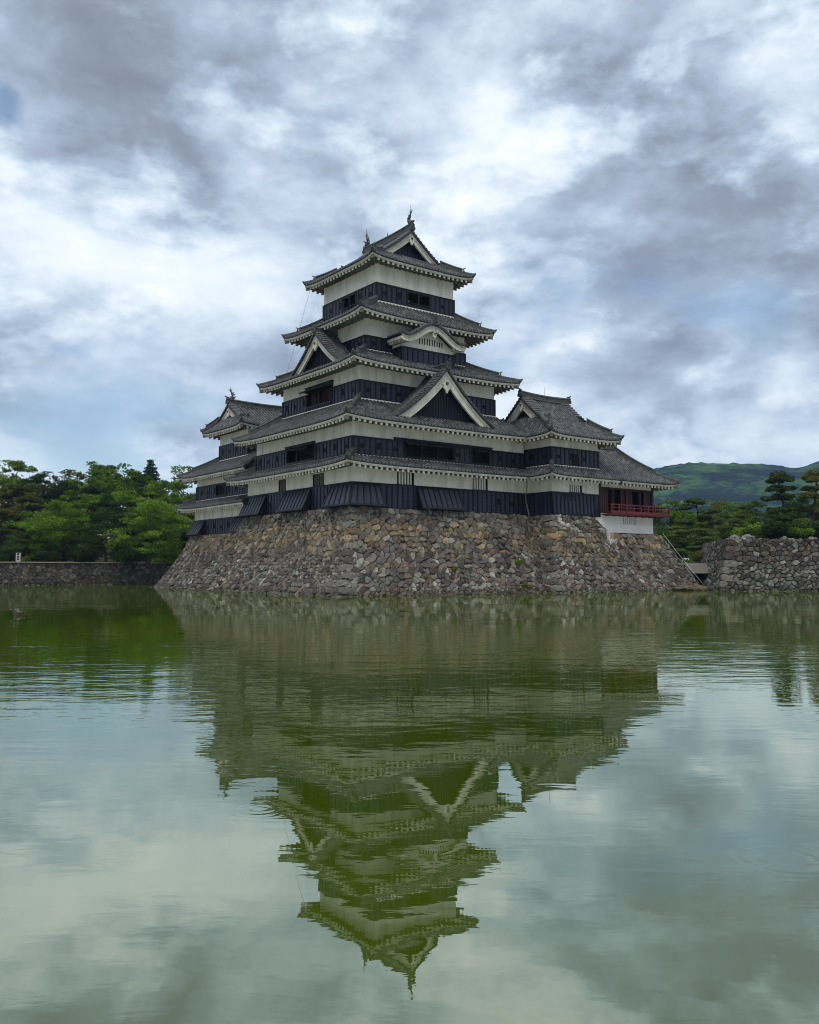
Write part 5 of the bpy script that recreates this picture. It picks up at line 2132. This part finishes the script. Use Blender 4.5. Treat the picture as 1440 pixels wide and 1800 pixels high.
def broadleaf(seed, h, rad, n_leaf, leaf=.34, bare=.22, layer=.5, open_=.0, lean=0.0):
    """tapered trunk with forking limbs; leaves gathered in uneven flattened sprays at the limb ends"""
    rng = random.Random(seed)
    tr = MB()
    tp = [Vector((0, 0, -.3)), Vector((rng.uniform(-.15, .15), rng.uniform(-.15, .15), h * .22)), Vector((rng.uniform(-.4, .4) + lean * .4, rng.uniform(-.4, .4), h * .5)), Vector((rng.uniform(-.5, .5) + lean, rng.uniform(-.5, .5), h * .86))]
    r0 = h * .026
    tr.tube([tuple(p) for p in tp], [r0 * 1.25, r0, r0 * .65, r0 * .2], 7)
    ends = []

    def at(f):
        f = min(max(f, 0), .999) * 3
        i = int(f)
        return tp[i].lerp(tp[i + 1], f - i)
    nl = 11
    for k in range(nl):
        f = lerp(bare + .04, .97, (k + rng.random() * .6) / nl)
        s = at(f)
        az = k * 2.4 + rng.uniform(-.5, .5)
        sp_ = rad * (math.sin(math.pi * min(1, .18 + .78 * (f - bare) / (1 - bare))) ** .6) * rng.uniform(.72, 1.12)
        e = s + Vector((math.cos(az) * sp_, math.sin(az) * sp_, h * rng.uniform(.03, .16)))
        m_ = s.lerp(e, .5) + Vector((0, 0, h * .035))
        rr = r0 * lerp(.55, .2, f)
        tr.tube([tuple(s), tuple(m_), tuple(e)], [rr, rr * .7, rr * .25], 5)
        ends.append((e, sp_ * .42 + .5))
        ends.append((m_ + Vector((rng.uniform(-.4, .4), rng.uniform(-.4, .4), .3)), sp_ * .36 + .4))
        for q in range(2):
            a2 = az + rng.uniform(-1.0, 1.0)
            e2 = m_ + Vector((math.cos(a2), math.sin(a2), 0)) * sp_ * rng.uniform(.35, .6) + Vector((0, 0, h * rng.uniform(0, .09)))
            tr.tube([tuple(m_), tuple(e2)], [rr * .5, rr * .15], 4)
            ends.append((e2, sp_ * .34 + .4))
    ends.append((tp[-1] + Vector((0, 0, h * .07)), rad * .34))
    vs, fs = [], []
    tot = sum(r_ * r_ for _, r_ in ends)
    for e, r_ in ends:
        if rng.random() < open_:
            continue
        nsub = 5
        subs = [(e + Vector((rng.gauss(0, .45) * r_, rng.gauss(0, .45) * r_, rng.gauss(0, .30) * r_)), r_ * rng.uniform(.35, .62)) for _ in range(nsub)]
        cnt = int(n_leaf * r_ * r_ / tot / nsub)
        for c_, rs in subs:
            for _ in range(cnt):
                d = Vector((rng.gauss(0, 1), rng.gauss(0, 1), rng.gauss(0, 1)))
                d.normalize()
                d *= rng.random() ** .45
                leafquad(vs, fs, c_ + Vector((d.x * rs * 1.15, d.y * rs * 1.15, d.z * rs * layer)), leaf, rng)
    cr = MB()
    cr.v, cr.f, cr.m = vs, fs, [0] * len(fs)
    return tr.mesh('trunk', ['bark']), cr


def pine(seed, h, rad, pads, n_leaf, leaf=.30, lean=.0):
    """tiered garden pine: bent trunk and flat cushions of needles held out on limbs"""
    rng = random.Random(seed)
    tr = MB()
    path = []
    for k in range(7):
        f = k / 6
        path.append(Vector((math.sin(f * 4 + seed) * .10 * rad + lean * f, math.cos(f * 5 + seed) * .10 * rad, h * .97 * f - .2 * (1 - f))))
    r0 = h * .024
    tr.tube([tuple(p) for p in path], [r0 * lerp(1.2, .25, k / 6) for k in range(7)], 7)
    vs, fs = [], []
    cushions = []
    for k, (f, r_, off, az, th) in enumerate(pads):
        i = min(5, int(f * 6))
        s = path[i].lerp(path[i + 1], f * 6 - i)
        e = s + Vector((math.cos(az), math.sin(az), 0)) * off * rad + Vector((0, 0, .02 * h))
        if off > .1:
            tr.tube([tuple(s), tuple(s.lerp(e, .5) + Vector((0, 0, .04 * h))), tuple(e)], [r0 * .4, r0 * .3, r0 * .12], 5)
        cushions.append((e, r_ * rad, th))
    tot = sum(r_ * r_ for _, r_, _ in cushions)
    for e, r_, th in cushions:
        subs = []
        ns = 7
        for q in range(ns):
            a = q * 2.4
            d = r_ * (.0 if q == 0 else .58)
            subs.append((e + Vector((math.cos(a) * d, math.sin(a) * d, rng.uniform(-.22, .22) * r_ * min(1, th * 1.6))), r_ * rng.uniform(.34, .62)))
        for c_, rs in subs:
            for _ in range(int(n_leaf * r_ * r_ / tot / ns)):
                d = Vector((rng.gauss(0, 1), rng.gauss(0, 1), rng.gauss(0, 1))).normalized() * (rng.random() ** .4)
                zc = d.z * rs * th
                if d.z < 0:
                    zc *= .35
                leafquad(vs, fs, c_ + Vector((d.x * rs, d.y * rs, zc)), leaf, rng, .1, True)
    cr = MB()
    cr.v, cr.f, cr.m = vs, fs, [0] * len(fs)
    return tr.mesh('trunk', ['bark']), cr


def spruce(seed, h, rad, n_leaf):
    rng = random.Random(seed)
    tr = MB()
    tr.tube([(0, 0, -.3), (0, 0, h * .5), (0, 0, h * .99)], [h * .018, h * .012, .02], 6)
    vs, fs = [], []
    nt = 27
    for k in range(nt):
        f = lerp(.12, .97, k / (nt - 1))
        rr = rad * (1 - f) ** .85 + .12
        nb = 9
        for b in range(nb):
            az = b * 2 * math.pi / nb + k * .6 + rng.uniform(-.2, .2)
            L_ = rr * rng.uniform(.75, 1.15)
            s = Vector((0, 0, h * f))
            e = s + Vector((math.cos(az) * L_, math.sin(az) * L_, L_ * .10 - .1))
            if L_ > .6:
                tr.tube([tuple(s), tuple(e)], [.05, .015], 4)
            for _ in range(max(2, int(n_leaf * L_ / rad / (nt * nb)))):
                t = rng.random() ** .7
                p = s.lerp(e, t) + Vector((rng.gauss(0, .10), rng.gauss(0, .10), rng.gauss(-.08, .08))) * (L_ * .5 + .2)
                leafquad(vs, fs, p, .50, rng, .2, True)
    cr = MB()
    cr.v, cr.f, cr.m = vs, fs, [0] * len(fs)
    return tr.mesh('trunk', ['bark']), cr


def bush(seed, rx, rz_, n_leaf, leaf=.2, clipped=False):
    rng = random.Random(seed)
    vs, fs = [], []
    subs = [(Vector((0, 0, rz_ * .5)), 1.0)] if clipped else [(Vector((rng.gauss(0, .4) * rx, rng.gauss(0, .4) * rx, rz_ * rng.uniform(.25, .75))), rng.uniform(.35, .6)) for _ in range(9)]
    for c_, k_ in subs:
        for _ in range(n_leaf // len(subs)):
            d = Vector((rng.gauss(0, 1), rng.gauss(0, 1), rng.gauss(0, 1))).normalized() * (rng.random() ** (.15 if clipped else .4))
            leafquad(vs, fs, c_ + Vector((d.x * rx * k_, d.y * rx * k_, d.z * rz_ * k_ * (.5 if clipped else .7))), leaf, rng)
    cr = MB()
    cr.v, cr.f, cr.m = vs, fs, [0] * len(fs)
    tr = MB()
    tr.tube([(0, 0, -.2), (0, 0, rz_ * .5)], [.06, .03], 5)
    return tr.mesh('stem', ['bark']), cr


_PROTO = {}


def proto(key, fn):
    if key not in _PROTO:
        _PROTO[key] = fn()
    return _PROTO[key]


_CR = {}


def plant(kind, name, cat, u, depth, z, scale, rot, leafmat, label, group, height=None):
    """kind = a key of KINDS; scale relative to the prototype"""
    trunk, crm = proto(kind, KINDS[kind])
    if (kind, leafmat) not in _CR:
        _CR[(kind, leafmat)] = crm.mesh('crown', [leafmat])
    root = empty(name, spot(u, depth, z), label, cat, group)
    root.rotation_euler = (0, 0, rot)
    root.scale = (scale[0], scale[0], scale[1]) if isinstance(scale, tuple) else (scale,) * 3
    t = bpy.data.objects.new('trunk' if cat == 'tree' else 'stem', trunk)
    col.objects.link(t)
    t.parent = root
    c_ = bpy.data.objects.new('crown' if cat == 'tree' else 'foliage', _CR[(kind, leafmat)])
    col.objects.link(c_)
    c_.parent = root
    return root


PADS_TALL = [(.96, .30, .02, 0, .9), (.90, .34, .24, .8, .7), (.91, .34, .26, 3.6, .7), (.89, .32, .22, 5.2, .7), (.77, .34, .22, 2.6, .55), (.76, .34, .26, 5.6, .55), (.66, .32, .42, .4, .6), (.64, .30, .44, 2.2, .6), (.67, .26, .3, 4.2, .6), (.50, .36, .30, 5.2, .55), (.47, .34, .34, 2.4, .55), (.48, .30, .3, 3.9, .55), (.36, .40, .62, 3.6, .5), (.34, .36, .55, 2.5, .5), (.28, .40, .60, .4, .5), (.24, .42, .55, 5.2, .5)]
PADS_GARDEN = [(.98, .34, .0, 0, .40), (.84, .52, .12, 1.0, .26), (.72, .55, .3, 4.0, .24), (.62, .62, .3, 2.2, .24), (.50, .66, .35, 5.6, .22), (.40, .70, .35, .6, .22), (.28, .74, .4, 3.2, .22), (.18, .60, .5, 1.8, .22)]
PADS_WILD = [(.97, .40, .05, 0, .5), (.88, .40, .4, 1.2, .45), (.80, .42, .5, 3.8, .45), (.70, .46, .6, 5.4, .42), (.62, .46, .6, 2.2, .42), (.54, .5, .62, .3, .40), (.46, .5, .62, 4.3, .4), (.38, .52, .66, 2.8, .4), (.30, .5, .7, 1.3, .4), (.24, .5, .6, 5.6, .4)]
KINDS = {
    'a': lambda: broadleaf(1, 14, 4.6, 15000, .46, .20, .5),
    'b': lambda: broadleaf(2, 15, 4.2, 12000, .46, .25, .55, .10),
    'c': lambda: broadleaf(3, 9, 4.6, 16000, .34, .10, .34),
    'd': lambda: broadleaf(5, 16, 5.2, 12000, .50, .28, .5, .18, .6),
    'e': lambda: broadleaf(8, 8, 4.2, 15000, .32, .06, .38),
    'p': lambda: pine(1, 9, 3.3, PADS_TALL, 26000, .32, .3),
    'q': lambda: pine(3, 5, 2.8, PADS_GARDEN, 20000, .24),
    'w': lambda: pine(6, 11, 4.4, PADS_WILD, 22000, .42, .5),
    's': lambda: spruce(2, 14, 4.4, 34000),
    'h': lambda: bush(1, 1.6, 1.7, 5000, .22),
    'r': lambda: bush(2, 1.3, 1.5, 5200, .14, True),
}
GL = 'trees on the far left bank'
GR = 'trees and garden pines beyond the right wall'
Z = 2.45
LEFT = [
    ('a', 'broadleaf_tree', 18, 150, 1.30, .3, 'leaf_mid', 'tall airy rounded tree cut by the left photo edge, sky showing through its crown'),
    ('w', 'pine_tree', 30, 112, .92, 1.0, 'needle_gold', 'broad brownish pine at the far left just above the white sign'),
    ('d', 'broadleaf_tree', -40, 140, 1.0, 2.0, 'leaf_mid', 'tree mostly outside the left edge behind the brownish pine'),
    ('b', 'broadleaf_tree', 112, 152, 1.10, .5, 'leaf_olive', 'slim reddish-olive tree between the rounded tree and the tallest trees'),
    ('a', 'broadleaf_tree', 160, 150, 1.27, 2.2, 'leaf_mid', 'left one of the two tallest broadleaf trees on the left bank'),
    ('a', 'broadleaf_tree', 205, 148, 1.24, 4.1, 'leaf_mid', 'right one of the two tallest broadleaf trees, next to the pointed spruce'),
    ('s', 'spruce_tree', 262, 142, 1.24, 0, 'spruce', 'pointed dark spruce standing above the broadleaf trees'),
    ('a', 'broadleaf_tree', 70, 128, .98, 3.3, 'leaf_dark', 'dark middle tree behind the brownish pine'),
    ('c', 'maple_tree', 112, 106, .92, 1.1, 'leaf_bright', 'bright green layered maple low above the left moat wall'),
    ('w', 'pine_tree', 168, 116, .92, 2.6, 'needle', 'dark green pine with level branches in the middle of the left bank'),
    ('a', 'broadleaf_tree', 228, 124, .96, .2, 'leaf_mid', 'full green tree below the pointed spruce'),
    ('a', 'broadleaf_tree', 282, 132, .92, 5.0, 'leaf_bright', 'light green tree whose crown meets the small keep roof'),
    ('b', 'broadleaf_tree', 322, 136, 1.02, 1.5, 'leaf_mid', 'tree half hidden behind the small keep, sky flecks at its top'),
    ('c', 'maple_tree', 262, 104, .95, 4.2, 'leaf_mid', 'broad low maple drooping over the wall beside the small keep base'),
    ('e', 'maple_tree', 188, 104, .76, .6, 'leaf_dark', 'dark low maple over the middle of the left wall'),
    ('e', 'maple_tree', 52, 103, .52, 2.4, 'leaf_dark', 'small dark maple beside the white sign'),
    ('e', 'maple_tree', 306, 112, .95, 3.4, 'leaf_dark', 'dark leafy tree tight against the left flank of the small keep base'),
    ('a', 'broadleaf_tree', 140, 134, .86, 4.6, 'leaf_bright', 'mid-height fresh green tree behind the layered maple'),
    ('a', 'broadleaf_tree', 362, 128, .9, 2.0, 'leaf_mid', 'tree standing directly behind the small keep'),
    ('a', 'broadleaf_tree', 2, 122, .8, 2.9, 'leaf_olive', 'olive tree at the left edge below the tall airy tree'),
]
for k, u, d, *_ in [(x[0], x[2], x[3]) for x in LEFT]:
    pass
for (kd, nm, u, d, scl, rot, lm, lab) in LEFT:
    plant(kd, nm, 'tree', u, d, Z, scl, rot, lm, lab, GL)
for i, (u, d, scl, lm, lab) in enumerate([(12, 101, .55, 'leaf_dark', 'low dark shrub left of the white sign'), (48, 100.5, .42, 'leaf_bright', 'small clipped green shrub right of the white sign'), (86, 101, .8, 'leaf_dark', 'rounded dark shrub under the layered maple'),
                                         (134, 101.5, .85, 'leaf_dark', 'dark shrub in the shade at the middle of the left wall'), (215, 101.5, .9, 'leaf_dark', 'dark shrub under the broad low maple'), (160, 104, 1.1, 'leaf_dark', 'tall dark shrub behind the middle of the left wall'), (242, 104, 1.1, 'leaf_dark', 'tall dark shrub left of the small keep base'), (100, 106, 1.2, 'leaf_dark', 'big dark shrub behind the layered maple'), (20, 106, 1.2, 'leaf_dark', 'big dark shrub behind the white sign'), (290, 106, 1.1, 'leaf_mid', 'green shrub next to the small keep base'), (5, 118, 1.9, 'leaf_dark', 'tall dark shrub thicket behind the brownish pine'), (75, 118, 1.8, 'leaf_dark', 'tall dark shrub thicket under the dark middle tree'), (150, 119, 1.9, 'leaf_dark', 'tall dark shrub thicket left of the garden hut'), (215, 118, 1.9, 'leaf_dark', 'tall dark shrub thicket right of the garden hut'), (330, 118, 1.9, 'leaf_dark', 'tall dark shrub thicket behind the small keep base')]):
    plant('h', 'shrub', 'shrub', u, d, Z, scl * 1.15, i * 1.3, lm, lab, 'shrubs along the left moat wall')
RIGHT = [
    ('p', 'pine_tree', 1375, 88, 4.2, .82, .2, 'needle', 'tall cloud-pruned pine standing alone above the right wall'),
    ('p', 'pine_tree', 1437, 86, 4.2, .80, 2.3, 'needle_gold', 'cloud-pruned pine cut by the right edge of the photo'),
    ('q', 'pine_tree', 1196, 98, Z, (.72, .96), .4, 'needle_light', 'thin tiered pine nearest to the castle base'),
    ('q', 'pine_tree', 1234, 97, Z, (.78, .88), 2.0, 'needle_light', 'dense tiered pine just left of the rubble wall'),
    ('q', 'pine_tree', 1268, 99, Z, (.62, .98), 4.0, 'needle_light', 'low tiered pine peeking over the corner of the rubble wall'),
    ('q', 'pine_tree', 1304, 99, Z, (.72, 1.30), 5.0, 'needle_light', 'taller tiered pine behind the rubble wall'),
    ('w', 'pine_tree', 1226, 118, Z, .80, 1.0, 'needle', 'dark pine behind the tiered garden pines'),
    ('d', 'broadleaf_tree', 1266, 165, Z, .78, .7, 'leaf_olive', 'pale open tree seen against the hill behind the garden'),
    ('a', 'broadleaf_tree', 1178, 128, Z, .68, .0, 'leaf_bright', 'full green tree behind the red balcony'),
    ('a', 'broadleaf_tree', 1206, 138, Z, .62, 1.4, 'leaf_bright', 'fresh green tree right of the red balcony'),
    ('a', 'broadleaf_tree', 1250, 130, Z, .60, 2.8, 'leaf_bright', 'rounded green tree behind the dark pine'),
    ('a', 'broadleaf_tree', 1290, 128, Z, .66, 4.2, 'leaf_mid', 'rounded green tree left of the alone standing pine'),
    ('a', 'broadleaf_tree', 1330, 132, Z, .70, 5.4, 'leaf_mid', 'green tree behind the bright shrubs on the wall'),
    ('a', 'broadleaf_tree', 1400, 128, Z, .72, .9, 'leaf_dark', 'dark tree between the two cloud-pruned pines'),
    ('a', 'broadleaf_tree', 1440, 134, Z, .72, 2.2, 'leaf_mid', 'tree behind the pine at the right edge'),
]
for (kd, nm, u, d, z, scl, rot, lm, lab) in RIGHT:
    plant(kd, nm, 'tree', u, d, z, scl, rot, lm, lab, GR)
for i, (u, d, z, scl, lm, lab) in enumerate([(1322, 82, 4.15, 1.0, 'leaf_bright', 'yellow-green shrub on the wall left of the cloud-pruned pine'), (1344, 81, 4.15, .92, 'leaf_mid', 'green shrub touching the foot of the cloud-pruned pine'), (1374, 80, 4.15, 1.15, 'leaf_dark', 'big dark shrub under the cloud-pruned pine'),
                                            (1400, 79, 4.15, .8, 'leaf_bright', 'low light green shrub right of the big dark shrub'), (1425, 80, 4.15, 1.15, 'leaf_dark', 'dark shrub at the right end of the wall top'), (1352, 90, 4.15, 1.5, 'leaf_bright', 'tall bright shrub behind the foot of the cloud-pruned pine'), (1408, 91, 4.15, 1.7, 'leaf_mid', 'tall green shrub between the two cloud-pruned pines'), (1442, 90, 4.15, 1.5, 'leaf_dark', 'dark shrub under the pine at the right edge'), (1308, 88, 4.15, .9, 'leaf_mid', 'green shrub at the left end of the raised bank')]):
    plant('h', 'shrub', 'shrub', u, d, z, scl, i * 1.1, lm, lab, 'shrubs on the raised right bank')
plant('r', 'clipped_shrub', 'shrub', 1238, 86, Z - .2, .95, 0, 'leaf_olive', 'neatly clipped dome-shaped shrub left of the rubble wall corner', None)
plant('h', 'flower_bed', 'flower bed', 1208, 88, 1.9, (.95, .55), 0, 'leaf_bright', 'low green flower bed with a few white blooms behind the guard rope', None)
fl = MB()
rng = random.Random(12)
for k in range(9):
    p = spot(1205 + rng.uniform(-6, 6), 86.9, 2.72 + rng.uniform(-.1, .18))
    boulder(fl, p, .07, rng, (.8, .8, .7))
flo = obj('white_blooms', fl, ['plaster_new'])
tag(flo, 'few white blooms open on the low flower bed', 'flowers')
# tufts growing from the joints of the castle base
for i, (u, d, z, s_, lab) in enumerate([(913, 66.2, 2.05, .26, 'green tuft growing high in the inner corner of the stone base'), (800, 60.4, 1.62, .16, 'small green tuft in the middle of the stone base'), (924, 66.2, .35, .22, 'green tuft at the waterline in the inner corner of the stone base')]):
    plant('h', 'weed_tuft', 'plant', u, d, z, s_, i, 'leaf_mid', lab, 'tufts in the joints of the stone base')

# far wood that closes the view between the garden trees: one mass
rng = random.Random(21)
fv, ff = [], []
for k in range(150):
    u = rng.uniform(-700, 2300)
    d = rng.uniform(190, 260)
    if 380 < u < 1080:
        continue
    x, y, _ = spot(u, d)
    hh = rng.uniform(5, 11) * (.8 if u > 1000 else 1.0)
    for _ in range(170):
        q = Vector((rng.gauss(0, 1), rng.gauss(0, 1), rng.gauss(0, 1))).normalized() * (rng.random() ** .4)
        leafquad(fv, ff, (x + q.x * hh * .65, y + q.y * hh * .65, Z + hh * .45 + q.z * hh * .5), 1.3, rng)
fw = MB()
fw.v, fw.f, fw.m = fv, ff, [0] * len(ff)
tag(obj('far_wood', fw, ['leaf_mid']), 'dim far-off wood filling the gaps behind the garden trees', 'wood', kind='stuff')

# ------------------------------------------------------------------ small things on the left bank and the water
p = spot(33, 97.5, 2.45)
sb = empty('notice_board', p, 'white upright notice board with dark lettering blocks on the far left bank', 'sign')
fx, rtv = Vector((_fw[0], _fw[1], 0)).normalized(), Vector(_rt)
mb = MB()


def fr(mb, c_, w0, w1, d0, d1, z0, z1, m=0):
    c_ = Vector(c_)
    q = [c_ + rtv * a + fx * b for a, b in ((w0, d0), (w1, d0), (w1, d1), (w0, d1))]
    mb.hexa([(v.x, v.y, c_.z + z0) for v in q] + [(v.x, v.y, c_.z + z1) for v in q], m)


fr(mb, p, -.25, .25, 0, .06, .15, 1.15)
obj('board', mb, ['signwhite'], sb)
mb = MB()
for z0 in (.92, .62, .34):
    fr(mb, p, -.12, .12, -.012, -.002, z0, z0 + .2)
obj('lettering', mb, ['signdark'], sb)
mb = MB()
fr(mb, p, -.3, -.24, .06, .12, -.2, 1.3)
fr(mb, p, .24, .3, .06, .12, -.2, 1.3)
obj('post', mb, ['oldwood'], sb)
p = spot(180, 112, 2.45)
hut = empty('garden_hut', p, 'small pale-roofed garden hut half hidden among the left trees', 'hut')
mb = MB()
fr(mb, p, -1.2, 1.2, 0, 2, 0, 3.2)
obj('hut_wall', mb, ['oldwood'], hut)
mb = MB()
c_ = Vector(p)
for sg_ in (-1, 1):
    q = [c_ + rtv * -1.7 + fx * (1 + sg_ * 1.6), c_ + rtv * 1.7 + fx * (1 + sg_ * 1.6), c_ + rtv * 1.5 + fx, c_ + rtv * -1.5 + fx]
    zs = [3.1, 3.1, 4.3, 4.3]
    mb.hexa([(v.x, v.y, c_.z + z_ - .1) for v, z_ in zip(q, zs)] + [(v.x, v.y, c_.z + z_) for v, z_ in zip(q, zs)])
obj('hut_roof', mb, ['signwhite'], hut)


def duck(loc, yaw, label):
    root = empty('duck', loc, label, 'duck')
    root.rotation_euler = (0, 0, yaw)
    root.scale = (.85, .85, .85)

    def sk(name, joints, edges, radii, m, lv=2):
        me = bpy.data.meshes.new(name)
        me.from_pydata(joints, edges, [])
        o = bpy.data.objects.new(name, me)
        col.objects.link(o)
        o.parent = root
        me.materials.append(MT[m])
        o.modifiers.new('skin', 'SKIN')
        s_ = o.modifiers.new('sub', 'SUBSURF')
        s_.levels = s_.render_levels = lv
        if not me.skin_vertices:
            bm = bmesh.new()
            bm.from_mesh(me)
            bm.verts.layers.skin.verify()
            bm.to_mesh(me)
            bm.free()
        for i, r in enumerate(radii):
            me.skin_vertices[0].data[i].radius = (r, r)
            me.skin_vertices[0].data[i].use_root = (i == 0)
        return o
    sk('body', [(0, 0, .05), (-.14, 0, .06), (-.25, 0, .10), (-.31, 0, .14), (.12, 0, .06), (.19, 0, .14), (.20, 0, .23), (.24, 0, .28)], [(0, 1), (1, 2), (2, 3), (0, 4), (4, 5), (5, 6), (6, 7)], [.125, .115, .07, .02, .115, .06, .042, .05], 'feather')
    sk('bill', [(.28, 0, .275), (.34, 0, .262), (.365, 0, .26)], [(0, 1), (1, 2)], [.025, .022, .015], 'bill', 1)
    for sg_ in (-1, 1):
        sk('wing', [(.06, sg_ * .10, .10), (-.10, sg_ * .115, .11), (-.28, sg_ * .05, .14)], [(0, 1), (1, 2)], [.05, .055, .015], 'feather', 1)
    return root


d1 = spot(37, 35.2)
duck((d1[0], d1[1], 0), math.atan2(-_rt[1], -_rt[0]) + .25, 'brown duck swimming to the left on the green water near the left edge')


# ------------------------------------------------------------------ air: thin even haze round the whole place
hz = MB()
hz.box(-2500, -2500, -2.2, 2500, 2500, 330)
m = bpy.data.materials.new('thin_haze')
m.use_nodes = True
t = NT(m.node_tree)
for n_ in list(t.n):
    if n_.type != 'OUTPUT_MATERIAL':
        t.n.remove(n_)
pv = t.new('ShaderNodeVolumePrincipled')
pv.inputs['Color'].default_value = (.42, .66, 1.0, 1)
pv.inputs['Density'].default_value = .00016
pv.inputs['Anisotropy'].default_value = 0.0
t.l.new(pv.outputs[0], t.n['Material Output'].inputs['Volume'])
tag(obj('haze', hz, [m]), kind='stuff')
